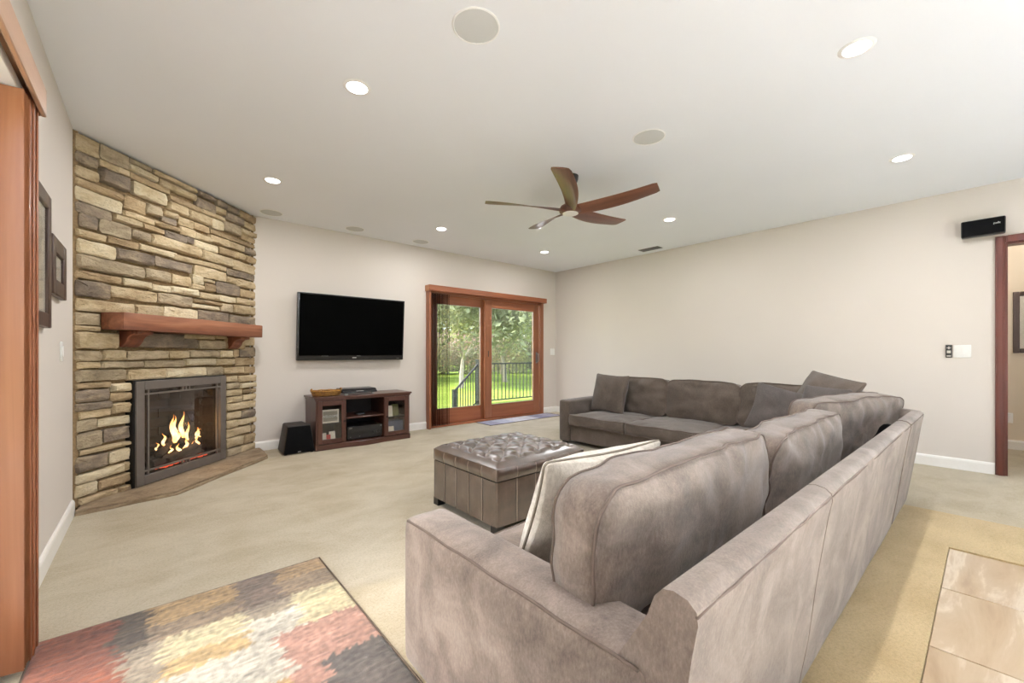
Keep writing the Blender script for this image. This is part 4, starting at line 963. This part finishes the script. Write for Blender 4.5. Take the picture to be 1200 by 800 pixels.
tc_ = bpy.data.curves.new('lettering', 'FONT'); tc_.body = 'WELCOME'; tc_.size = 0.038; tc_.extrude = 0.001; tc_.align_x = 'CENTER'; tc_.materials.append(M['letter'])
to_ = text_mesh(tc_); to_.parent = sg; to_.location = (0.10, -0.004, 0.065); to_.rotation_euler = (R(90), 0, 0)
random.seed(9)
def card(name, x, y, z, w, h, mat, label, cat, lean=8, turn=0):
    o = MB().box(0, w, 0, 0.006, 0, h).build(name, mat, None, bevel=0.0015, segs=1); o.location = wpt(x, y, z); o.rotation_euler = (R(-lean), 0, R(turn)); tag(o, label, cat); return o
card('greeting_card', 0.075, 0.04, 0.067, 0.06, 0.12, M['cream'], 'cream card standing at the hinge side behind the cabinet glass', 'card', 10, 8)
card('greeting_card', 0.125, 0.035, 0.067, 0.045, 0.10, M['red'], 'small red card between pale cards behind the cabinet glass', 'card', 6, -10)
card('greeting_card', 0.165, 0.05, 0.067, 0.07, 0.13, M['cream'], 'tallest cream card in the lower cabinet behind glass', 'card', 10, 5)
card('photo_frame', 0.855, 0.07, 0.298, 0.09, 0.14, M['cream'], 'white photo frame leaning behind the glass door far from the subwoofer', 'picture', 12, -8)
card('photo_frame', 0.945, 0.09, 0.298, 0.10, 0.15, M['green_card'], 'olive toned photo leaning behind the glass door far from the subwoofer', 'picture', 8, 4)
bb = MB().box(0, 0.25, 0, 0.16, 0, 0.17).build('storage_bin', M['blue_bin'], None, bevel=0.006, segs=1); bb.location = wpt(0.85, 0.08, 0.067); tag(bb, 'slate blue bin in the lower shelf behind cabinet glass', 'bin')
card('greeting_card', 0.85, 0.03, 0.067, 0.10, 0.11, M['cream'], 'white card propped before the slate blue bin', 'card', 8, 0)

# ------------------------------------------------------------------ subwoofer
sb = empty('subwoofer', (1.055, 4.975, 0), label='black wedge shaped subwoofer on the floor beside the media stand', cat='speaker')
w0, w1 = 0.325, 0.235; off = 0.045; dz = 0.315; d0, d1_ = 0.36, 0.30
MB().add([(0, 0, 0.008), (w0, 0, 0.008), (w0-0.02, d0, 0.008), (0.02, d0, 0.008), (off, 0.02, dz), (off+w1, 0.02, dz), (off+w1-0.015, d1_, dz), (off+0.015, d1_, dz)], [(0,3,2,1), (4,5,6,7), (0,1,5,4), (1,2,6,5), (2,3,7,6), (3,0,4,7)]).build('cabinet', M['dark_wrap'], sb, bevel=0.014, segs=3)
MB().add([(0.008, -0.008, 0.016), (w0-0.008, -0.008, 0.016), (w0-0.008, 0.004, 0.016), (0.008, 0.004, 0.016), (off+0.006, 0.008, dz-0.012), (off+w1-0.006, 0.008, dz-0.012), (off+w1-0.006, 0.02, dz-0.012), (off+0.006, 0.02, dz-0.012)], [(0,3,2,1), (4,5,6,7), (0,1,5,4), (1,2,6,5), (2,3,7,6), (3,0,4,7)]).build('grille', M['black_cloth'], sb, bevel=0.006)
MB().box(0.145, 0.175, -0.012, -0.006, 0.024, 0.031).build('badge', M['silver'], sb)
for x, y in ((0.03, 0.03), (w0-0.03, 0.03), (0.05, d0-0.03), (w0-0.05, d0-0.03)): MB().box(x-0.012, x+0.012, y-0.012, y+0.012, 0, 0.01).build('foot', M['black_plastic'], sb)

# ------------------------------------------------------------------ ceiling fan
FX, FY = 2.765, 2.41
fan = empty('ceiling_fan', (FX, FY, H), label='ceiling fan with five sculpted walnut blades and a round light', cat='fan')
MB().lathe([(0.004, -0.13), (0.022, -0.125), (0.045, -0.09), (0.066, -0.035), (0.07, -0.001), (0.01, -0.001)], n=28).build('ceiling_canopy', M['black_plastic'], fan, smooth=50)
MB().lathe([(0.012, -0.25), (0.012, -0.1)], n=14).build('down_rod', M['black_plastic'], fan, smooth=40)
MB().lathe([(0.065, -0.327), (0.095, -0.315), (0.10, -0.295), (0.085, -0.265), (0.05, -0.245), (0.014, -0.235)], n=32).build('hub', M['fan_wood'], fan, smooth=60)
MB().lathe([(0.004, -0.341), (0.05, -0.338), (0.068, -0.330), (0.068, -0.322), (0.004, -0.322)], n=32).build('light_lens', M['fan_lens'], fan, smooth=40)
def blade(mirror=1):
    m = MB(); nu, nv = 22, 8
    def pt(u, v, side):
        r = 0.045 + u*0.70
        ch = 0.095 + 0.06*math.sin(math.pi*min(1, u*1.1)*0.62); 
        if u > 0.94: ch *= 1 - 0.16*((u-0.94)/0.06)**2
        pitch = R(28*(1-u)**1.6 + 9)
        a = (v-0.5)*ch; sw = 0.03*math.sin(u*math.pi) - 0.02*u
        z = -0.300 + 0.050*u**1.3
        th = 0.007*(1-(2*v-1)**2)**0.5*(1-0.4*u)
        y = a*math.cos(pitch) + sw; zz = z + a*math.sin(pitch)*mirror
        return (r, y - side*th*math.sin(pitch)*mirror, zz + side*th*math.cos(pitch))
    top = [[pt(i/nu, j/nv, 1) for j in range(nv+1)] for i in range(nu+1)]; bot = [[pt(i/nu, j/nv, -1) for j in range(nv+1)] for i in range(nu+1)]
    vs = [p for row in top for p in row] + [p for row in bot for p in row]; k = (nu+1)*(nv+1); I = lambda i, j: i*(nv+1)+j
    fs = []
    for i in range(nu):
        for j in range(nv): fs += [(I(i,j), I(i+1,j), I(i+1,j+1), I(i,j+1)), (k+I(i,j), k+I(i,j+1), k+I(i+1,j+1), k+I(i+1,j))]
        fs += [(I(i,0), k+I(i,0), k+I(i+1,0), I(i+1,0)), (I(i,nv), I(i+1,nv), k+I(i+1,nv), k+I(i,nv))]
    for j in range(nv): fs += [(I(nu,j), k+I(nu,j), k+I(nu,j+1), I(nu,j+1)), (I(0,j), I(0,j+1), k+I(0,j+1), k+I(0,j))]
    return m.add(vs, fs)
bl_me = None
for k in range(5):
    if bl_me is None: b = blade(-1).build('blade', M['fan_wood'], fan, smooth=60); bl_me = b.data
    else: b = bpy.data.objects.new('blade', bl_me); COL.objects.link(b); b.parent = fan
    b.rotation_euler = (0, 0, R(-71 + 72*k))

# ------------------------------------------------------------------ recessed lamps, ceiling speakers, vent
def lamp(x, y, label, watts=LAMP_W, spread=180):
    o = empty('recessed_light', (x, y, H), label=label, cat='ceiling light', group='recessed ceiling lights')
    MB().lathe([(0.056, -0.001), (0.058, -0.006), (0.074, -0.005), (0.078, -0.001)], n=32).build('trim_ring', M['lamp_trim'], o, smooth=50)
    MB().lathe([(0.056, -0.0015), (0.05, -0.009), (0.03, -0.013), (0.002, -0.014)], n=28).build('lens', M['lamp_lens'], o, smooth=60)
    ld = bpy.data.lights.new('lamp_bulb', 'AREA'); ld.shape = 'DISK'; ld.size = 0.10; ld.energy = watts; ld.spread = R(spread); ld.color = WARM
    lo_ = bpy.data.objects.new('lamp_bulb', ld); COL.objects.link(lo_); lo_.parent = o; lo_.location = (0, 0, -0.016)
for x, y, l in ((0.9, 2.42, 'recessed light between the fan and the side door wall'), (0.81, 4.21, 'recessed light just in front of the stone fireplace'), (2.705, 0.445, 'largest looking recessed light above the near sofa back'), (4.495, 0.46, 'recessed light above the sofa corner near the doorway'), (4.515, 2.43, 'recessed light beyond the fan towards the blank side wall'), (2.71, 4.47, 'recessed light above the gap between television and sliding door'), (4.515, 4.455, 'recessed light deepest in the room before the sliding door'), (0.9, 0.45, 'recessed light directly above the camera')):
    lamp(x, y, l, LAMP_W*(1.08 if x < 1 else 1.0 if x < 3 else 0.9 if y < 1 else 0.72))
for j, yy in enumerate((-1.85, -3.2)):  # added out of view to brighten the ceiling and the sofa backs
    for i, xx in enumerate((0.9, 2.7, 4.5)):
        lamp(xx, yy, 'added fill light in the ceiling behind the camera, %s row, %s' % (('first', 'second')[j], ('beside the side wall', 'in the middle', 'beside the hallway wall')[i]), REAR_FILL_W[i], 62)
hl = bpy.data.lights.new('hall_lamp', 'POINT'); hl.energy = 22; hl.shadow_soft_size = 0.1; hl.color = (1.0, 0.93, 0.82)
hlo = bpy.data.objects.new('hall_lamp', hl); hlo.location = (6.6, -0.2, 2.5); COL.objects.link(hlo)
def cspeaker(x, y, label):
    o = empty('ceiling_speaker', (x, y, H), label=label, cat='speaker', group='round ceiling speakers')
    MB().lathe([(0.104, -0.001), (0.106, -0.006), (0.112, -0.005), (0.114, -0.001)], n=40).build('rim', M['lamp_trim'], o, smooth=50)
    MB().lathe([(0.104, -0.003), (0.05, -0.006), (0.002, -0.007)], n=40).build('grille', M['grille'], o, smooth=60)
for x, y, l in ((1.16, 1.6, 'round ceiling speaker nearest the top picture edge'), (2.69, 1.605, 'round ceiling speaker beside the ceiling fan'), (0.985, 5.187, 'round ceiling speaker touching the stone fireplace corner'), (1.9, 5.178, 'round ceiling speaker above the television'), (2.805, 5.172, 'round ceiling speaker above the gap before the sliding door')):
    cspeaker(x, y, l)
vt = empty('ceiling_vent', (5.57, 3.30, H), R(0), label='small grey slatted air vent in the ceiling near the blank wall', cat='vent')
MB().box(-0.075, 0.075, -0.16, 0.16, -0.006, -0.001).build('frame', M['vent'], vt, bevel=0.002, segs=1)
for k in range(6): MB().box(-0.055+k*0.02, -0.045+k*0.02, -0.14, 0.14, -0.011, -0.006).build('slat', M['steel'], vt)

# ------------------------------------------------------------------ wall speaker, switches, pictures
ws = empty('wall_speaker', (XR, 0.045, 2.255), label='black box speaker on the wall above the red wood doorway corner', cat='speaker'); ws.rotation_euler = (0, R(-3), R(0))
MB().box(-0.13, -0.03, -0.135, 0.135, -0.075, 0.075).build('case', M['black_plastic'], ws, bevel=0.012, segs=3)
MB().box(-0.137, -0.13, -0.128, 0.128, -0.068, 0.068).build('grille', M['black_cloth'], ws, bevel=0.003, segs=1)
MB().box(-0.03, 0.0, -0.03, 0.03, -0.03, 0.03).build('wall_bracket', M['black_plastic'], ws)
tc2 = bpy.data.curves.new('lettering', 'FONT'); tc2.body = 'polk'; tc2.size = 0.024; tc2.extrude = 0.0006; tc2.materials.append(M['letter'])
to2 = text_mesh(tc2); to2.parent = ws; to2.location = (-0.1385, -0.062, 0.012); to2.rotation_euler = (R(90), 0, R(-90))

sw = empty('light_switch', (XR, 0.176, 1.125), label='double white rocker switch plate next to the black remote', cat='switch')
MB().box(-0.006, 0, -0.058, 0.058, -0.06, 0.06).build('plate', M['plastic_white'], sw, bevel=0.003, segs=1)
for y in (-0.024, 0.024): MB().box(-0.010, -0.006, y-0.016, y+0.016, -0.033, 0.033).build('rocker', M['plastic_white'], sw, bevel=0.002, segs=1)
rm = empty('fan_remote', (XR, 0.262, 1.125), label='slim black remote in its wall holder left of the switch plate', cat='remote')
MB().box(-0.016, 0, -0.022, 0.022, -0.062, 0.062).build('case', M['black_plastic'], rm, bevel=0.004)
for z, ww, hh in ((0.033, 0.014, 0.004), (0.033, 0.004, 0.012), (-0.005, 0.013, 0.012), (-0.045, 0.014, 0.006)): MB().box(-0.018, -0.016, -ww, ww, z-hh, z+hh).build('button', M['silver'], rm)
s2_ = empty('light_switch', (5.715, YF, 1.14), label='single white switch plate between the sliding door and the room corner', cat='switch')
MB().box(-0.06, 0.06, -0.006, 0, -0.06, 0.06).build('plate', M['plastic_white'], s2_, bevel=0.003, segs=1)
for x in (-0.024, 0.024): MB().box(x-0.016, x+0.016, -0.010, -0.006, -0.033, 0.033).build('rocker', M['plastic_white'], s2_, bevel=0.002, segs=1)
s3 = empty('light_switch', (XL, 3.66, 1.115), label='white switch plate beside the stone fireplace edge', cat='switch')
MB().box(0, 0.006, -0.037, 0.037, -0.06, 0.06).build('plate', M['plastic_white'], s3, bevel=0.003, segs=1); MB().box(0.006, 0.012, -0.016, 0.016, -0.033, 0.033).build('rocker', M['plastic_white'], s3, bevel=0.002, segs=1)
s4 = empty('wall_outlet', (7.5, -0.135, 0.36), label='white outlet plate low on the hallway wall', cat='outlet')
MB().box(-0.006, 0, -0.037, 0.037, -0.06, 0.06).build('plate', M['plastic_white'], s4, bevel=0.003, segs=1); MB().box(-0.03, -0.006, -0.02, 0.02, -0.045, 0.04).build('plug', M['plastic_white'], s4, bevel=0.003, segs=1)

def picture(name, loc, rz, w, h, fw, label, d=0.03):
    """frame hangs on the local xz plane, facing local -y"""
    o = empty(name, loc, rz, label=label, cat='picture')
    for x0, x1, z0, z1 in ((-w/2, -w/2+fw, -h/2, h/2), (w/2-fw, w/2, -h/2, h/2), (-w/2+fw, w/2-fw, -h/2, -h/2+fw), (-w/2+fw, w/2-fw, h/2-fw, h/2)):
        MB().box(x0, x1, -d, 0, z0, z1).build('frame_side', M['frame_wood'], o, bevel=0.004, segs=1)
    MB().box(-w/2+fw, w/2-fw, -d*0.55, -d*0.2, -h/2+fw, h/2-fw).build('mat_board', M['mat_board'], o)
    MB().box(-w/2+fw*1.9, w/2-fw*1.9, -d*0.58, -d*0.55, -h/2+fw*1.9, h/2-fw*1.9).build('print', M['art'], o)
    MB().box(-w/2+fw, w/2-fw, -d*0.7, -d*0.66, -h/2+fw, h/2-fw).build('pane', M['cab_glass'], o)
picture('framed_picture', (XL, 2.82, 1.56), R(90), 0.62, 0.66, 0.07, 'larger dark framed picture half hidden by the side door casing')
picture('framed_picture', (XL, 3.40, 1.572), R(90), 0.43, 0.31, 0.085, 'smaller dark framed picture nearer the stone fireplace')
picture('framed_picture', (7.5, -0.42, 1.46), R(-90), 0.50, 0.70, 0.05, 'dark framed picture on the hallway wall')

# ------------------------------------------------------------------ outside
struct('ground_lawn', MB().box(-60, 120, 5.58, 110, -0.8, -0.55).box(-60, -0.57, -50, 5.58, -0.8, -0.55).box(-0.57, 120, -50, YB-0.15, -0.8, -0.55), M['lawn'])
struct('ground_terrace', MB().box(5.50, 14, 5.58, 7.5, -0.55, -0.01), M['lawn'])
struct('ground_landing', MB().box(2.2, 5.50, 5.58, 7.1, -0.55, -0.03), M['patio'])
struct('ground_patio', MB().box(-5.5, -0.57, -3.0, 5.4, -0.55, -0.06), M['patio'])
struct('ground_rear_patio', MB().box(-1.0, 8, -9.0, YB-0.15, -0.55, -0.06), M['patio'])
rl = empty('deck_railing', (5.56, 7.4, 0), label='black metal railing with thin balusters outside the sliding door', cat='railing')
MB().box(0.0, 3.6, -0.022, 0.022, 0.862, 0.892).build('top_rail', M['rail'], rl); MB().box(0.0, 3.6, -0.015, 0.015, 0.035, 0.062).build('bottom_rail', M['rail'], rl)
bm_ = None
for k in range(31):
    if bm_ is None: b = MB().box(-0.008, 0.008, -0.008, 0.008, 0.05, 0.87).build('baluster', M['rail'], rl); bm_ = b.data
    else: b = bpy.data.objects.new('baluster', bm_); COL.objects.link(b); b.parent = rl
    b.location = (0.09 + k*0.112, 0, 0)
MB().box(3.55, 3.65, -0.05, 0.05, -0.3, 0.95).build('post', M['rail'], rl)
sr = empty('stair_railing', (4.80, 7.4, -0.55), label='black sloping stair railing between a tall post and a short post', cat='railing')
MB().box(0.60, 0.73, -0.06, 0.06, 0, 1.53).box(0.59, 0.74, -0.07, 0.07, 1.50, 1.53).build('post', M['rail'], sr); MB().box(-0.035, 0.045, -0.04, 0.04, 0, 0.90).build('post', M['rail'], sr)
MB().tube([(0.0, 0, 0.86), (0.62, 0, 1.42)], 0.024, 8).build('hand_rail', M['rail'], sr); MB().tube([(0.0, 0, 0.14), (0.62, 0, 0.62)], 0.016, 8).build('bottom_rail', M['rail'], sr)
for k in range(8):
    x = 0.085 + k*0.066; MB().box(x-0.007, x+0.007, -0.007, 0.007, 0.14+x*0.77, 0.86+x*0.9).build('baluster', M['rail'], sr)

def branch(mb, tips, p, d, r, depth, seg=5, L=2.0):
    path = [p.copy()]; rs = [r]
    for k in range(seg):
        d = (d + Vector((random.uniform(-.22, .22), random.uniform(-.22, .22), random.uniform(-.06, .16)))).normalized(); p = p + d*L/seg; path.append(p.copy()); rs.append(r*(1-0.45*(k+1)/seg))
        if depth <= 3: tips.append(p.copy())
    mb.tube(path, rs, 5 if depth > 2 else 3, cap=False)
    if depth > 0:
        for _ in range(random.choice((2, 2, 3))):
            nd = (d + Vector((random.uniform(-1, 1), random.uniform(-1, 1), random.uniform(-.45, .45)))).normalized(); branch(mb, tips, p, nd, rs[-1]*0.75, depth-1, seg, L*random.uniform(0.68, 0.95))
def tree(name, x, y, seed, h, leaf, bark, nleaf, label, size=0.10, spread=0.55, leanv=(0, 0)):
    random.seed(seed); o = empty(name, (x, y, -0.55), label=label, cat='tree', group='trees beyond the lawn')
    mb = MB(); tips = []; branch(mb, tips, Vector((0, 0, -0.05)), Vector((leanv[0], leanv[1], 1)).normalized(), 0.020*h, 6, 5, h*0.20)
    mb.build('trunk', M[bark], o, smooth=60)
    lf = MB()
    for _ in range(int(nleaf*0.55)):
        c = random.choice(tips) + Vector((random.gauss(0, spread), random.gauss(0, spread), random.gauss(0, spread*0.8)))
        a = Vector((random.uniform(-1, 1), random.uniform(-1, 1), random.uniform(-1, 1))).normalized(); b = a.orthogonal().normalized(); s = size*0.85*random.uniform(0.6, 1.5)
        lf.add([c-a*s, c+b*s*0.5, c+a*s, c-b*s*0.5], [(0, 1, 2, 3)])
    lf.build('foliage', M[leaf], o, fix=False)
for a in (('oak_tree', 11.2, 16.7, 2, 7.5, 'leaf_dark', 'bark_pale', 9000, 'pale trunked oak leaning over the lawn behind the stair railing', 0.17, 0.6, (0.12, -0.05)),
          ('oak_tree', 15.6, 18.6, 5, 8.0, 'leaf_mid', 'bark_pale', 14300, 'yellow green tree behind the deck railing', 0.17, 0.65, (-0.1, 0)),
          ('oak_tree', 19.5, 19.5, 8, 7.6, 'leaf_pale', 'bark_dark', 16500, 'silvery lichen covered tree behind the end of the deck railing', 0.17, 0.7, (0.05, 0)),
          ('oak_tree', 14.0, 25.5, 12, 9.5, 'leaf_dark', 'bark_dark', 8000, 'tall dark tree far behind the pale trunked oak', 0.24, 0.9, (0, 0)),
          ('oak_tree', 21.5, 26.0, 14, 9.5, 'leaf_brown', 'bark_pale', 8000, 'grey brown tree far behind the yellow green tree', 0.24, 0.9, (0, 0)),
          ('oak_tree', 25.0, 24.0, 17, 9.0, 'leaf_pale', 'bark_pale', 7000, 'pale tree farthest towards the room corner side', 0.24, 0.9, (0, 0)),
          ('oak_tree', 8.5, 24.0, 19, 9.0, 'leaf_dark', 'bark_dark', 11000, 'dark tree seen through the sheer stacked blind', 0.24, 0.9, (0, 0))): tree(*a)
random.seed(31)
def shrub(x, y, w, h, leaf, label, n):
    o = empty('shrub', (x, y, -0.55), label=label, cat='shrub', group='shrubs along the back of the lawn')
    lf = MB(); st_ = MB()
    for _ in range(14):
        a = random.uniform(0, 6.28); q = Vector((math.cos(a)*w*0.4*random.random(), math.sin(a)*w*0.4*random.random(), 0)); st_.tube([q*0.3 + Vector((0, 0, -0.05)), q + Vector((0, 0, h*0.5)), q*1.4 + Vector((random.uniform(-.2, .2), 0, h*0.95))], [0.03, 0.02, 0.008], 5)
    st_.build('stems', M['bark_pale'], o)
    for _ in range(n):
        f = random.random()**0.5; a = random.uniform(0, 6.28); c = Vector((math.cos(a)*w*0.5*f, math.sin(a)*w*0.5*f, h*(0.05+0.95*random.random()*(1-0.5*f*f)))); d = Vector((random.uniform(-1, 1), random.uniform(-1, 1), random.uniform(-1, 1))).normalized(); b = d.orthogonal().normalized(); s = random.uniform(0.06, 0.14)
        lf.add([c-d*s, c+b*s*0.5, c+d*s, c-b*s*0.5], [(0, 1, 2, 3)])
    lf.build('foliage', M[leaf], o, fix=False)
for i in range(12):
    f = i/11; x = 12.0 + f*17.0; y = 30.5 - f*5.0 + random.uniform(-.8, .8)
    shrub(x, y, 3.4, 3.4+random.uniform(-.5, .9), ['leaf_brown', 'leaf_dark', 'leaf_brown', 'leaf_mid'][i % 4], 'loose shrub number %s along the back of the lawn counted from the stair railing side' % ['one', 'two', 'three', 'four', 'five', 'six', 'seven', 'eight', 'nine', 'ten', 'eleven', 'twelve'][i], 2600)
ho = empty('neighbour_house', (36, 54, -0.55), R(-36), label='low reddish house glimpsed far behind the trees', cat='house')
MB().box(-9, 9, -4, 4, 0, 3.4).build('wall', M['siding'], ho)
MB().add([(-9.6, -4.6, 3.3), (9.6, -4.6, 3.3), (9.6, 4.6, 3.3), (-9.6, 4.6, 3.3), (-9.6, 0, 5.3), (9.6, 0, 5.3)], [(0, 1, 5, 4), (2, 3, 4, 5), (0, 4, 3), (1, 2, 5), (0, 3, 2, 1)]).build('roof', M['roof'], ho)
for x in (-6, -2, 2, 6): MB().box(x-0.7, x+0.7, -4.05, -3.98, 1.1, 2.5).build('window', M['house_window'], ho)
